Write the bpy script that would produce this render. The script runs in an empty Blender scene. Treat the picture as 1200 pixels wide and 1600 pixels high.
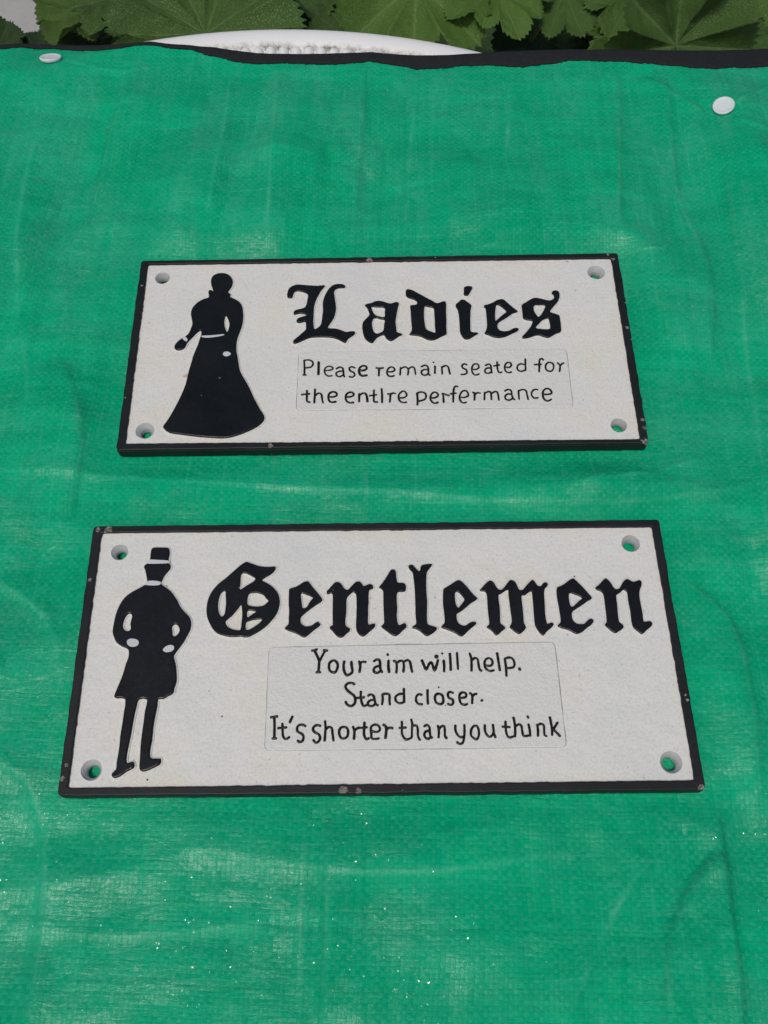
import bpy, bmesh, math, random
from mathutils import Vector, Matrix, noise
random.seed(7)
S = bpy.context.scene
COL = S.collection
R = math.radians

# ------------------------------------------------------------------ camera, sky, sun, exposure
FPX, TH, RO, HCAM = 1450.0, R(63.20), R(-0.657), 0.3603
cam = bpy.data.cameras.new('camera'); co = bpy.data.objects.new('camera', cam); COL.objects.link(co)
co.matrix_world = Matrix.Translation((0, 0, HCAM)) @ Matrix.Rotation(math.pi/2-TH, 4, 'X') @ Matrix.Rotation(RO, 4, 'Z')
cam.sensor_fit = 'HORIZONTAL'; cam.sensor_width = 36; cam.lens = 36*FPX/1200
cam.clip_start = 0.01; cam.clip_end = 200
S.camera = co
W = bpy.data.worlds.new('World'); S.world = W; W.use_nodes = True
wn = W.node_tree; bg = wn.nodes['Background']
sky = wn.nodes.new('ShaderNodeTexSky'); sky.sky_type = 'NISHITA'; sky.sun_disc = False
SUN_EL, SUN_AZ = R(66), R(207)     # azimuth clockwise from +Y
sky.sun_elevation = SUN_EL; sky.sun_rotation = SUN_AZ
sky.air_density = 1.0; sky.dust_density = 4.0; sky.ozone_density = 0.6
wn.links.new(sky.outputs[0], bg.inputs[0]); bg.inputs[1].default_value = 0.064
sl = bpy.data.lights.new('sun', 'SUN'); sl.energy = 1.4; sl.angle = R(10); sl.color = (1, 0.95, 0.86)
so = bpy.data.objects.new('sun', sl); COL.objects.link(so)
sd = Vector((math.sin(SUN_AZ)*math.cos(SUN_EL), math.cos(SUN_AZ)*math.cos(SUN_EL), math.sin(SUN_EL)))
so.rotation_euler = sd.to_track_quat('Z', 'Y').to_euler(); so.location = sd*3
S.view_settings.view_transform = 'Standard'; S.view_settings.look = 'None'
S.view_settings.exposure = 0.25; S.view_settings.gamma = 1

# ------------------------------------------------------------------ from a traced picture point to the real horizontal plane it lies on
_ro = (math.cos(RO), math.sin(RO)); _a = math.pi/2-TH
def P(x, y, z=0.0):
    vx, vy, vz = x-600, -(y-800), -FPX
    vx, vy = _ro[0]*vx-_ro[1]*vy, _ro[1]*vx+_ro[0]*vy
    wy = math.cos(_a)*vy-math.sin(_a)*vz; wz = math.sin(_a)*vy+math.cos(_a)*vz
    t = (z-HCAM)/wz
    return Vector((vx*t, wy*t, z))

# ------------------------------------------------------------------ node helpers
class NT:
    def __init__(s, name):
        s.m = bpy.data.materials.new(name); s.m.use_nodes = True
        s.t = s.m.node_tree; s.b = s.t.nodes['Principled BSDF']
    def n(s, typ, ins=None, **kw):
        nd = s.t.nodes.new('ShaderNode'+typ)
        for k, v in kw.items(): setattr(nd, k, v)
        if ins:
            for k, v in ins.items():
                if hasattr(v, 'default_value') and hasattr(v, 'is_output'): s.t.links.new(v, nd.inputs[k])
                else: nd.inputs[k].default_value = v
        return nd
    def math(s, op, a, b=0.0, c=0.0, clamp=False):
        nd = s.n('Math', {0: a, 1: b, 2: c}, operation=op); nd.use_clamp = clamp
        return nd.outputs[0]
    def link(s, a, b): s.t.links.new(a, b)
    def set(s, **kw):
        for k, v in kw.items():
            k = k.replace('_', ' ')
            if hasattr(v, 'is_output'): s.t.links.new(v, s.b.inputs[k])
            else: s.b.inputs[k].default_value = v
    def coord(s): return s.n('TexCoord').outputs['Object']
    def geo(s): return s.n('NewGeometry').outputs['Position']
    def noise(s, vec, scale, detail=3, rough=0.55, dist=0.0):
        return s.n('TexNoise', {'Vector': vec, 'Scale': scale, 'Detail': detail, 'Roughness': rough, 'Distortion': dist}).outputs[0]
    def ramp(s, f, stops):
        nd = s.n('ValToRGB', {0: f}); e = nd.color_ramp.elements
        while len(e) < len(stops): e.new(0.5)
        for q, (p, c) in zip(e, stops):
            q.position = p; q.color = (c, c, c, 1) if isinstance(c, (int, float)) else (*c, 1)
        return nd.outputs[0]
    def mix(s, f, a, b, blend='MIX'):
        nd = s.n('Mix', data_type='RGBA', blend_type=blend)
        for i, v in ((0, f), (6, a), (7, b)):
            if hasattr(v, 'is_output'): s.t.links.new(v, nd.inputs[i])
            elif isinstance(v, (int, float)): nd.inputs[i].default_value = v
            else: nd.inputs[i].default_value = (*v, 1)
        return nd.outputs[2]
    def bump(s, h, strength=1.0, dist=0.001, normal=None):
        nd = s.n('Bump', {'Height': h, 'Strength': strength, 'Distance': dist})
        if normal is not None: s.t.links.new(normal, nd.inputs['Normal'])
        return nd.outputs[0]
    def vmap(s, vec, scale=(1, 1, 1), rot=(0, 0, 0), loc=(0, 0, 0)):
        return s.n('Mapping', {'Vector': vec, 'Scale': scale, 'Rotation': rot, 'Location': loc}).outputs[0]

def spots(nt, pos, pts, nz):
    """mask that is 1 inside ragged blots round the given points (x, y, radius)"""
    acc = None
    for (x, y, z, r) in pts:
        d = nt.n('VectorMath', {0: pos, 1: (x, y, z)}, operation='DISTANCE').outputs['Value']
        q = nt.math('DIVIDE', d, r*0.8)
        q = nt.math('ADD', q, nt.math('MULTIPLY', nt.math('SUBTRACT', nz, 0.5), 2.6))
        q = nt.math('LESS_THAN', q, 0.75)
        acc = q if acc is None else nt.math('MAXIMUM', acc, q)
    return acc

# ------------------------------------------------------------------ materials
def white_paint(name, rust=()):
    t = NT(name); p = t.geo()
    n1 = t.noise(p, 28, 4); n2 = t.noise(p, 900, 3, 0.7); n3 = t.noise(p, 260, 3)
    c = t.ramp(n1, [(0.30, (0.625, 0.635, 0.63)), (0.52, (0.665, 0.665, 0.64)), (0.72, (0.66, 0.635, 0.56))])
    blue = t.ramp(t.noise(p, 60, 3), [(0.56, 0.0), (0.76, 0.5)])
    c = t.mix(blue, c, (0.61, 0.65, 0.67))
    c = t.mix(t.ramp(n2, [(0.3, 0.35), (0.55, 0.0)]), c, (0.40, 0.39, 0.36))
    # pinholes and dark specks
    v = t.n('TexVoronoi', {'Vector': p, 'Scale': 190, 'Randomness': 1.0}); rnd = t.n('SeparateColor', {0: v.outputs['Color']}).outputs[0]
    speck = t.math('MULTIPLY', t.math('LESS_THAN', v.outputs['Distance'], 0.075), t.math('GREATER_THAN', rnd, 0.84))
    speck = t.math('MULTIPLY', speck, t.ramp(t.noise(p, 22, 2), [(0.45, 0.0), (0.6, 1.0)]))
    v2 = t.n('TexVoronoi', {'Vector': p, 'Scale': 480}); r2 = t.n('SeparateColor', {0: v2.outputs['Color']}).outputs[1]
    sp2 = t.math('MULTIPLY', t.math('LESS_THAN', v2.outputs['Distance'], 0.16), t.math('GREATER_THAN', r2, 0.88))
    c = t.mix(t.math('MULTIPLY', sp2, 0.4), c, (0.25, 0.23, 0.2))
    c = t.mix(speck, c, (0.035, 0.035, 0.04))
    if rust: c = t.mix(t.math('MULTIPLY', spots(t, p, rust, t.noise(p, 500, 3)), 0.55), c, (0.36, 0.20, 0.09))
    t.set(Base_Color=c, Roughness=0.55)
    t.b.inputs['Specular IOR Level'].default_value = 0.4
    h = t.math('ADD', t.math('MULTIPLY', n2, 0.45), t.math('MULTIPLY', n3, 0.8))
    h = t.math('SUBTRACT', h, t.math('MULTIPLY', speck, 1.2))
    bb = t.bump(t.noise(p, 75, 4, 0.6), 0.7, 0.0012)
    t.link(t.bump(h, 0.45, 0.0004, bb), t.b.inputs['Normal'])
    return t.m

def black_paint(name, chips=(), rough=0.36, tone=(0.0075, 0.0095, 0.0105)):
    t = NT(name); p = t.geo()
    n1 = t.noise(p, 60, 3); nz = t.noise(p, 420, 4, 0.7); nf = t.noise(p, 1100, 3, 0.6)
    c = t.mix(t.ramp(n1, [(0.35, 0.0), (0.7, 1.0)]), tone, tuple(a*1.9 for a in tone))
    # tiny flecks where the white shows through
    v = t.n('TexVoronoi', {'Vector': p, 'Scale': 520}); rn = t.n('SeparateColor', {0: v.outputs['Color']}).outputs[0]
    fl = t.math('MULTIPLY', t.math('LESS_THAN', v.outputs['Distance'], 0.2), t.math('GREATER_THAN', rn, 0.985))
    fl = t.math('MULTIPLY', fl, t.ramp(t.noise(p, 26, 2), [(0.5, 0.0), (0.62, 1.0)]))
    c = t.mix(t.math('MULTIPLY', fl, 0.6), c, (0.45, 0.44, 0.41))
    if chips:
        m = spots(t, p, chips, nz)
        c = t.mix(m, c, t.ramp(nf, [(0.35, (0.05, 0.043, 0.038)), (0.65, (0.27, 0.25, 0.235))]))
        t.set(Roughness=t.math('ADD', rough, t.math('MULTIPLY', m, 0.35)))
    else: t.set(Roughness=t.math('ADD', rough, t.math('MULTIPLY', t.math('SUBTRACT', nz, 0.5), 0.35)))
    t.set(Base_Color=c)
    t.b.inputs['Specular IOR Level'].default_value = 0.32
    h = t.math('ADD', t.math('MULTIPLY', nz, 0.9), t.math('MULTIPLY', nf, 0.4))
    t.link(t.bump(h, 0.5, 0.00018), t.b.inputs['Normal'])
    return t.m

def tarp_mat():
    t = NT('woven_green_plastic'); p = t.geo()
    wob = t.n('TexNoise', {'Vector': p, 'Scale': 9, 'Detail': 2}, noise_dimensions='3D').outputs['Color']
    wv = t.n('VectorMath', {0: wob, 1: (0.5, 0.5, 0.5)}, operation='SUBTRACT').outputs[0]
    wv = t.n('VectorMath', {0: wv, 'Scale': 0.006}, operation='SCALE').outputs[0]
    q = t.n('VectorMath', {0: p, 1: wv}, operation='ADD').outputs[0]
    q = t.vmap(q, rot=(0, 0, R(2.5)))
    sx = t.n('SeparateXYZ', {0: q}); u = t.math('DIVIDE', sx.outputs[0], 0.00172); v = t.math('DIVIDE', sx.outputs[1], 0.00168)
    fu, fv = t.math('FLOOR', u), t.math('FLOOR', v)
    par = t.math('FLOORED_MODULO', t.math('ADD', fu, fv), 2.0)
    su = t.math('SINE', t.math('MULTIPLY', t.math('FRACT', u), math.pi)); sv = t.math('SINE', t.math('MULTIPLY', t.math('FRACT', v), math.pi))
    su = t.math('POWER', su, 0.6); sv = t.math('POWER', sv, 0.6)
    long_u = t.math('ADD', t.math('MULTIPLY', sv, 0.45), t.math('MULTIPLY', su, 0.55))
    hw = t.math('ADD', t.math('MULTIPLY', par, t.math('ADD', t.math('MULTIPLY', su, 0.75), t.math('MULTIPLY', sv, 0.25))),
                t.math('MULTIPLY', t.math('SUBTRACT', 1.0, par), t.math('ADD', t.math('MULTIPLY', sv, 0.55), t.math('MULTIPLY', su, 0.25))))
    cell = t.n('CombineXYZ', {0: fu, 1: fv}).outputs[0]
    rc = t.n('TexWhiteNoise', {0: cell}, noise_dimensions='3D').outputs[0]
    rcol = t.n('TexWhiteNoise', {1: fu}, noise_dimensions='1D').outputs[0]
    rrow = t.n('TexWhiteNoise', {1: t.math('ADD', fv, 91.3)}, noise_dimensions='1D').outputs[0]
    # scuffed, whitened film: fine streaks both ways; cloudy sheen along the tapes, partly painted into the colour
    jit = t.n('CombineXYZ', {0: t.math('MULTIPLY', t.math('SUBTRACT', rc, 0.5), 0.0035), 1: t.math('MULTIPLY', t.math('SUBTRACT', rcol, 0.5), 0.0035)}).outputs[0]
    cp = t.n('VectorMath', {0: t.n('CombineXYZ', {0: t.math('MULTIPLY', fu, 0.00172), 1: t.math('MULTIPLY', fv, 0.00168)}).outputs[0], 1: jit}, operation='ADD').outputs[0]
    cp = t.n('VectorMath', {0: cp, 1: t.n('VectorMath', {0: p, 'Scale': 0.5}, operation='SCALE').outputs[0]}, operation='ADD').outputs[0]
    st1 = t.noise(t.vmap(p, scale=(24, 700, 1)), 1.0, 4, 0.7); st2 = t.noise(t.vmap(p, scale=(600, 16, 1)), 1.0, 4, 0.65)
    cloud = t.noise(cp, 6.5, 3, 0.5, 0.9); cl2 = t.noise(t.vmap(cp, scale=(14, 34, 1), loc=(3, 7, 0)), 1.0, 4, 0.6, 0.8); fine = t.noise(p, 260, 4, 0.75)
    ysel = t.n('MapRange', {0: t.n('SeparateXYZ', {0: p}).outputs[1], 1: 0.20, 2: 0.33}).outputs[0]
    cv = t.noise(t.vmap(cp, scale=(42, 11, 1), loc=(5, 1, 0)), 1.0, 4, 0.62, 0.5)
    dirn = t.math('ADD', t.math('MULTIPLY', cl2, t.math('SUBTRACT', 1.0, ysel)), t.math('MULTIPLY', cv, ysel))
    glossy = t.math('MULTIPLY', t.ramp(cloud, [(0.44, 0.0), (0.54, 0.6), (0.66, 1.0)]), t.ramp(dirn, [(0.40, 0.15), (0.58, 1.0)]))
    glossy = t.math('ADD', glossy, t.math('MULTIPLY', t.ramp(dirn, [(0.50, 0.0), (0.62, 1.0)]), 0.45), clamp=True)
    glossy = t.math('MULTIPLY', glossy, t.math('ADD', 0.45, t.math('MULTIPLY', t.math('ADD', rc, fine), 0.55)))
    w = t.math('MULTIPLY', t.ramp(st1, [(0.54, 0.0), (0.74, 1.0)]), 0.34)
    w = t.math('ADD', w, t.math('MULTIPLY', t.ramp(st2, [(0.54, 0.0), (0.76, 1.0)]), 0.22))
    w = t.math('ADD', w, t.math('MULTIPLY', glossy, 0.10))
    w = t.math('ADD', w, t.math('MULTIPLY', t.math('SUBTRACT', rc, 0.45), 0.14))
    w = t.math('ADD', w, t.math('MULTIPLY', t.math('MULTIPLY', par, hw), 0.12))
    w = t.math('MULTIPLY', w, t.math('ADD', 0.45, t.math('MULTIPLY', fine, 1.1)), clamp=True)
    c = t.mix(t.math('ADD', t.math('MULTIPLY', rrow, 0.35), t.math('MULTIPLY', rcol, 0.35)), (0.0, 0.325, 0.160), (0.0, 0.410, 0.210))
    c = t.mix(t.ramp(t.noise(t.vmap(cp, scale=(9, 26, 1), loc=(1, 2, 0)), 1.0, 3, 0.6, 0.6), [(0.42, 0.55), (0.60, 0.0)]), c, (0.0, 0.265, 0.130))
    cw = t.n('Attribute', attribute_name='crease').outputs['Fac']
    w = t.math('ADD', w, t.math('MULTIPLY', cw, t.ramp(fine, [(0.35, 0.25), (0.65, 1.0)])), clamp=True)  # creases paled in the colour: stress whitening plus their painted highlight
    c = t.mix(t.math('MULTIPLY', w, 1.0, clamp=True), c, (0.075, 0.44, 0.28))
    v3 = t.n('TexVoronoi', {'Vector': p, 'Scale': 36}); r3 = t.n('SeparateColor', {0: v3.outputs['Color']}).outputs[0]
    dirt = t.math('MULTIPLY', t.math('LESS_THAN', v3.outputs['Distance'], 0.028), t.math('GREATER_THAN', r3, 0.9))
    a = P(358, 380); b2 = P(1131, 440)
    sp = spots(t, p, [(a.x, a.y, 0, 0.0030), (b2.x, b2.y, 0, 0.0012)], t.noise(p, 700, 3))
    c = t.mix(t.math('MAXIMUM', t.math('MULTIPLY', dirt, 0.5), t.math('MULTIPLY', sp, 0.75)), c, (0.05, 0.055, 0.015))
    rough = t.math('ADD', 0.26, t.math('MULTIPLY', fine, 0.16))
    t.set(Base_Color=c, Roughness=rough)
    t.link(t.math('ADD', 0.03, t.math('MULTIPLY', t.math('ADD', glossy, t.math('MULTIPLY', cw, 0.6)), 0.34)), t.b.inputs['Specular IOR Level'])
    crk = t.noise(t.vmap(p, scale=(90, 210, 1)), 1.0, 4, 0.6, 1.0)
    h = t.math('ADD', t.math('MULTIPLY', hw, 1.0), t.math('MULTIPLY', rc, 0.35))
    b = t.bump(h, 0.55, 0.00020)
    b = t.bump(t.math('ADD', t.math('MULTIPLY', crk, 0.8), t.math('MULTIPLY', fine, 0.5)), 0.75, 0.0010, b)
    t.link(b, t.b.inputs['Normal'])
    # crinkled film: small hard facets, gathered where the sheet was folded sharply, that catch the sun
    fv_ = t.n('TexVoronoi', {'Vector': p, 'Scale': 2100}); fc = fv_.outputs['Color']; fr = t.n('SeparateColor', {0: fc}).outputs[2]
    g = t.n('NewGeometry').outputs['Normal']
    dv = t.n('VectorMath', {0: t.n('VectorMath', {0: fc, 1: (0.5, 0.5, 0.5)}, operation='SUBTRACT').outputs[0], 1: (0.95, 0.95, 0.0)}, operation='MULTIPLY').outputs[0]
    fn = t.n('VectorMath', {0: t.n('VectorMath', {0: g, 1: dv}, operation='ADD').outputs[0]}, operation='NORMALIZE').outputs[0]
    near_ = None
    for (a_, b_, r_) in ((440,1400,.016),(500,1380,.010),(500,1470,.012),(590,1440,.011),(700,1490,.013),(1135,1310,.006),(1140,1380,.006),(1148,1460,.006),(1195,1290,.010),(60,1260,.014),(20,1390,.020),(90,1380,.012),(60,1070,.012),(550,1270,.020),(640,1550,.03),(1190,1440,.010),(300,1500,.03)):
        q_ = P(a_, b_); dd = t.n('VectorMath', {0: p, 1: (q_.x, q_.y, 0)}, operation='DISTANCE').outputs['Value']
        k_ = t.math('EXPONENT', t.math('MULTIPLY', t.math('POWER', t.math('DIVIDE', dd, r_*0.8), 2.0), -1.0))
        near_ = k_ if near_ is None else t.math('MAXIMUM', near_, k_)
    thr = t.math('SUBTRACT', 1.004, t.math('MULTIPLY', near_, 0.80))
    msk = t.math('MULTIPLY', t.math('GREATER_THAN', fr, thr), t.ramp(t.noise(p, 150, 3), [(0.45, 0.0), (0.55, 1.0)]))
    t.set(Coat_Weight=t.math('MULTIPLY', msk, t.math('POWER', t.n('SeparateColor', {0: t.n('TexWhiteNoise', {0: fc}, noise_dimensions='3D').outputs['Color']}).outputs[1], 1.4)), Coat_Roughness=0.13, Coat_IOR=1.42)
    t.link(fn, t.b.inputs['Coat Normal'])
    return t.m

def simple(name, col, rough=0.6, nscale=200, bs=0.3, bd=0.0004, var=0.2, spec=0.4):
    t = NT(name); p = t.geo(); n1 = t.noise(p, nscale, 4); n0 = t.noise(p, nscale*0.12, 3)
    t.set(Base_Color=t.mix(n0, tuple(a*(1-var) for a in col), tuple(min(1, a*(1+var)) for a in col)), Roughness=rough)
    t.b.inputs['Specular IOR Level'].default_value = spec
    t.link(t.bump(n1, bs, bd), t.b.inputs['Normal']); return t.m

def binding_mat():
    t = NT('black_binding_tape'); p = t.geo()
    sx = t.n('SeparateXYZ', {0: t.vmap(p, rot=(0, 0, R(38)))})
    a = t.math('SINE', t.math('MULTIPLY', sx.outputs[0], 5200)); b = t.math('SINE', t.math('MULTIPLY', sx.outputs[1], 5200))
    h = t.math('MULTIPLY', a, b); n1 = t.noise(p, 300, 3)
    t.set(Base_Color=t.mix(n1, (0.009, 0.010, 0.0115), (0.020, 0.022, 0.025)), Roughness=0.8)
    t.b.inputs['Specular IOR Level'].default_value = 0.2
    t.link(t.bump(t.math('ADD', h, t.math('MULTIPLY', n1, 2.0)), 0.5, 0.0002), t.b.inputs['Normal']); return t.m

def leaf_mat(name, a, b, vein):
    t = NT(name); uv = t.n('UVMap').outputs[0]; s = t.n('SeparateXYZ', {0: uv}); u, v = s.outputs[0], s.outputs[1]
    p = t.coord(); au = t.math('ABSOLUTE', u)
    rv = t.n('ObjectInfo').outputs['Random']
    base = t.mix(t.noise(p, 45, 4), a, b)
    base = t.mix(t.ramp(t.noise(p, 260, 4, 0.7), [(0.4, 0.0), (0.75, 0.5)]), base, tuple(x*1.5 for x in b))
    main = t.ramp(t.math('MULTIPLY', au, v), [(0.0, 0.9), (0.02, 0.5), (0.05, 0.0)])
    ph = t.math('FRACT', t.math('SUBTRACT', t.math('MULTIPLY', v, 11.0), t.math('MULTIPLY', au, 3.6)))
    sec = t.ramp(t.math('ABSOLUTE', t.math('SUBTRACT', ph, 0.5)), [(0.0, 0.6), (0.09, 0.0)])
    vm = t.math('MAXIMUM', main, t.math('MULTIPLY', sec, 0.55))
    base = t.mix(t.math('MULTIPLY', vm, 0.5), base, vein)
    base = t.mix(t.math('MULTIPLY', rv, 0.45), base, tuple(x*0.55 for x in a))
    t.set(Base_Color=base, Roughness=0.52); t.b.inputs['Specular IOR Level'].default_value = 0.35
    t.set(Subsurface_Weight=0.0)
    vv = t.n('TexVoronoi', {'Vector': p, 'Scale': 34.0}, feature='DISTANCE_TO_EDGE').outputs['Distance']
    h = t.math('SUBTRACT', t.math('ADD', t.math('MULTIPLY', t.noise(p, 30, 4), 0.6), t.math('MULTIPLY', t.math('MINIMUM', vv, 0.12), 4.0)), t.math('MULTIPLY', vm, 0.8))
    t.link(t.bump(h, 0.6, 0.0012), t.b.inputs['Normal'])
    tr = t.n('BsdfTranslucent', {'Color': base}); mx = t.n('MixShader', {0: 0.22})
    t.link(t.b.outputs[0], mx.inputs[1]); t.link(tr.outputs[0], mx.inputs[2])
    t.link(mx.outputs[0], t.t.nodes['Material Output'].inputs[0]); return t.m

# ------------------------------------------------------------------ object helpers
def tag(o, label=None, cat=None, group=None, kind=None):
    for k, v in (('label', label), ('category', cat), ('group', group), ('kind', kind)):
        if v: o[k] = v
    return o
def link(name, me, mat, parent=None, mw=None):
    o = bpy.data.objects.new(name, me); COL.objects.link(o)
    if mat and not me.materials: me.materials.append(mat)
    if parent: o.parent = parent
    return o
def empty(name, loc=(0, 0, 0), rz=0):
    o = bpy.data.objects.new(name, None); o.location = loc; o.rotation_euler = (0, 0, rz); o.empty_display_size = 0.02
    COL.objects.link(o); return o
def raw(verts, faces, smooth=None):
    me = bpy.data.meshes.new('m'); me.from_pydata([tuple(v) for v in verts], [], faces); me.validate()
    if smooth is not None:
        for f in me.polygons: f.use_smooth = True
        if smooth > 0: me.set_sharp_from_angle(angle=R(smooth))
    return me
def catmull(pts, n=3):
    out = []; L = len(pts)
    for i in range(L):
        p0, p1, p2, p3 = (Vector(pts[(i+k-1) % L]) for k in range(4))
        for k in range(n):
            s = k/n
            out.append(0.5*((2*p1)+(p2-p0)*s+(2*p0-5*p1+4*p2-p3)*s*s+(3*p1-p0-3*p2+p3)*s**3))
    return out
def slab(outer, holes, z0, z1, bev=0.0003, res=2, grow=0.0):
    """a solid with rounded edges from outlines in world metres"""
    cu = bpy.data.curves.new('c', 'CURVE'); cu.dimensions = '2D'; cu.fill_mode = 'BOTH'
    for lp in [outer]+list(holes):
        sp = cu.splines.new('POLY'); sp.points.add(len(lp)-1); sp.use_cyclic_u = True
        for q, a in zip(sp.points, lp): q.co = (a[0], a[1], 0, 1)
    bev = min(bev, (z1-z0)/2*0.98)
    cu.extrude = (z1-z0)/2-bev; cu.bevel_depth = bev; cu.bevel_resolution = res; cu.offset = -bev+grow
    o = bpy.data.objects.new('tmp', cu); COL.objects.link(o)
    me = bpy.data.meshes.new_from_object(o.evaluated_get(bpy.context.evaluated_depsgraph_get()))
    bpy.data.objects.remove(o); bpy.data.curves.remove(cu)
    me.transform(Matrix.Translation((0, 0, (z0+z1)/2)))
    me.materials.clear()
    for f in me.polygons: f.use_smooth = True
    me.set_sharp_from_angle(angle=R(50))
    return me
def strokes(lines, z, squash=0.75):
    """rounded hand-cast strokes: lines = [(points, closed)], points = [(x, y, radius)] in metres"""
    cu = bpy.data.curves.new('c', 'CURVE'); cu.dimensions = '3D'; cu.bevel_depth = 1.0; cu.bevel_resolution = 2; cu.use_fill_caps = True
    for pts, closed in lines:
        sp = cu.splines.new('POLY'); sp.points.add(len(pts)-1); sp.use_cyclic_u = closed
        for q, a in zip(sp.points, pts): q.co = (a[0], a[1], 0, 1); q.radius = a[2]
    o = bpy.data.objects.new('tmp', cu); COL.objects.link(o)
    me = bpy.data.meshes.new_from_object(o.evaluated_get(bpy.context.evaluated_depsgraph_get()))
    bpy.data.objects.remove(o); bpy.data.curves.remove(cu)
    me.transform(Matrix.Translation((0, 0, z)) @ Matrix.Diagonal((1, 1, squash, 1)))
    me.materials.clear()
    for f in me.polygons: f.use_smooth = True
    return me
def lathe(prof, n=40, c=(0, 0), smooth=40):
    vs = []; fs = []
    for r, z in prof:
        for k in range(n): a = 2*math.pi*k/n; vs.append((c[0]+r*math.cos(a), c[1]+r*math.sin(a), z))
    for i in range(len(prof)-1):
        for k in range(n): fs.append((i*n+k, i*n+(k+1) % n, (i+1)*n+(k+1) % n, (i+1)*n+k))
    return raw(vs, fs, smooth)
def place_local(ob, root):
    ob.data.transform(root.matrix_world.inverted() if False else Matrix.Translation(-root.location))

# ------------------------------------------------------------------ traced outlines (origin x, origin y, scale, loops)
TITLE_L = [
 (440,430,10,[[(85,310),(90,260),(115,200),(170,160),(240,140),(320,143),(450,153),(560,158),(640,150),(675,155),(655,190),(610,240),(585,290),(550,350),(520,430),(505,500),(500,600),(495,700),(500,790),(515,835),(555,820),(605,775),(625,710),(635,620),(645,540),(640,450),(655,360),(690,280),(740,200),(800,150),(870,130),(940,132),(985,150),(995,175),(970,190),(900,192),(850,210),(820,245),(825,310),(838,400),(850,500),(840,580),(815,660),(770,730),(735,780),(725,820),(800,825),(880,835),(960,865),(1010,880),(1060,872),(1120,868),(1150,885),(1135,920),(1085,955),(1040,985),(1010,1035),(985,1048),(940,1025),(880,995),(800,970),(700,960),(600,958),(500,962),(420,975),(340,1010),(270,1040),(210,1060),(180,1050),(182,1015),(215,985),(270,940),(320,895),(360,860),(380,830),(378,780),(372,720),(320,728),(270,738),(235,722),(235,690),(265,660),(320,642),(370,625),(385,605),(300,590),(250,595),(200,608),(183,580),(200,550),(240,530),(310,515),(360,495),(385,450),(400,380),(412,300),(370,265),(300,245),(240,240),(200,255),(180,300),(165,340),(130,350),(95,340)]]),
 (560,430,10,[[(100,455),(150,437),(210,425),(260,400),(330,393),(400,408),(450,425),(510,435),(560,418),(600,412),(635,430),(622,480),(605,560),(592,640),(580,720),(590,800),(598,870),(620,890),(680,905),(675,930),(625,950),(580,985),(520,1018),(480,1010),(440,985),(415,945),(390,925),(340,940),(290,970),(255,1010),(230,1045),(200,1050),(150,1025),(105,985),(80,930),(65,860),(58,790),(70,730),(110,680),(150,640),(172,605),(160,560),(140,510),(115,480)],
   [(205,485),(260,490),(340,492),(412,505),(410,570),(408,645),(340,640),(270,620),(230,570),(210,520)],[(245,665),(290,660),(350,680),(410,690),(400,770),(392,850),(355,885),(300,905),(250,890),(225,830),(212,750),(225,690)]]),
 (625,430,10,[[(95,225),(130,210),(190,225),(260,262),(340,305),(420,348),(500,390),(560,425),(610,425),(650,408),(715,405),(722,500),(722,600),(728,700),(725,800),(730,870),(725,915),(680,935),(620,965),(560,995),(480,1010),(410,990),(340,955),(260,935),(190,930),(148,918),(170,880),(185,830),(178,740),(170,640),(165,540),(158,470),(210,458),(255,450),(268,415),(250,390),(200,365),(130,345),(92,310),(88,260)],
   [(395,475),(450,490),(525,505),(535,600),(542,700),(545,800),(550,890),(480,870),(410,835),(390,760),(378,670),(375,560),(382,500)]]),
 (700,430,10,[[(120,450),(155,420),(200,380),(250,375),(295,405),(330,430),(368,465),(358,520),(352,600),(350,700),(352,800),(358,870),(400,885),(465,890),(470,905),(430,930),(380,960),(340,985),(280,995),(240,970),(205,920),(185,870),(182,780),(175,680),(165,590),(150,530),(125,490)],'+',
   [(250,185),(300,162),(350,165),(382,180),(370,220),(340,270),(310,310),(270,308),(245,290),(250,240)]]),
 (700,430,10,[[(565,465),(620,450),(700,420),(760,385),(820,368),(870,372),(920,415),(980,465),(1040,515),(1090,555),(1060,575),(1010,590),(960,625),(900,665),(840,700),(790,735),(775,780),(785,830),(830,862),(900,868),(960,858),(1010,830),(1060,815),(1100,825),(1105,845),(1070,875),(1000,905),(930,940),(850,965),(770,968),(700,955),(640,930),(575,905),(585,870),(605,820),(610,750),(603,650),(595,570),(588,510),(568,495)],
   [(755,460),(800,462),(860,505),(915,560),(870,600),(810,650),(760,695),(745,700),(738,640),(740,560),(748,500)]]),
 (780,430,10,[[(355,455),(420,415),(490,370),(560,345),(620,352),(690,368),(760,385),(820,380),(855,350),(855,310),(830,285),(820,265),(850,235),(900,232),(935,255),(948,300),(938,360),(915,410),(880,450),(840,495),(795,560),(830,580),(890,600),(940,620),(955,680),(965,750),(972,850),(950,885),(890,905),(830,940),(770,968),(700,955),(630,930),(560,935),(490,960),(430,975),(380,980),(358,955),(400,910),(450,850),(490,800),(515,745),(518,705),(450,695),(385,675),(370,640),(362,560),(355,500)],
   [(555,460),(620,458),(718,462),(705,520),(680,570),(645,620),(615,645),(590,620),(555,570),(540,510)],[(765,665),(785,710),(798,825),(730,838),(650,832),(582,822),(580,795),(620,755),(670,700),(720,675)]]),
]
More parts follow.
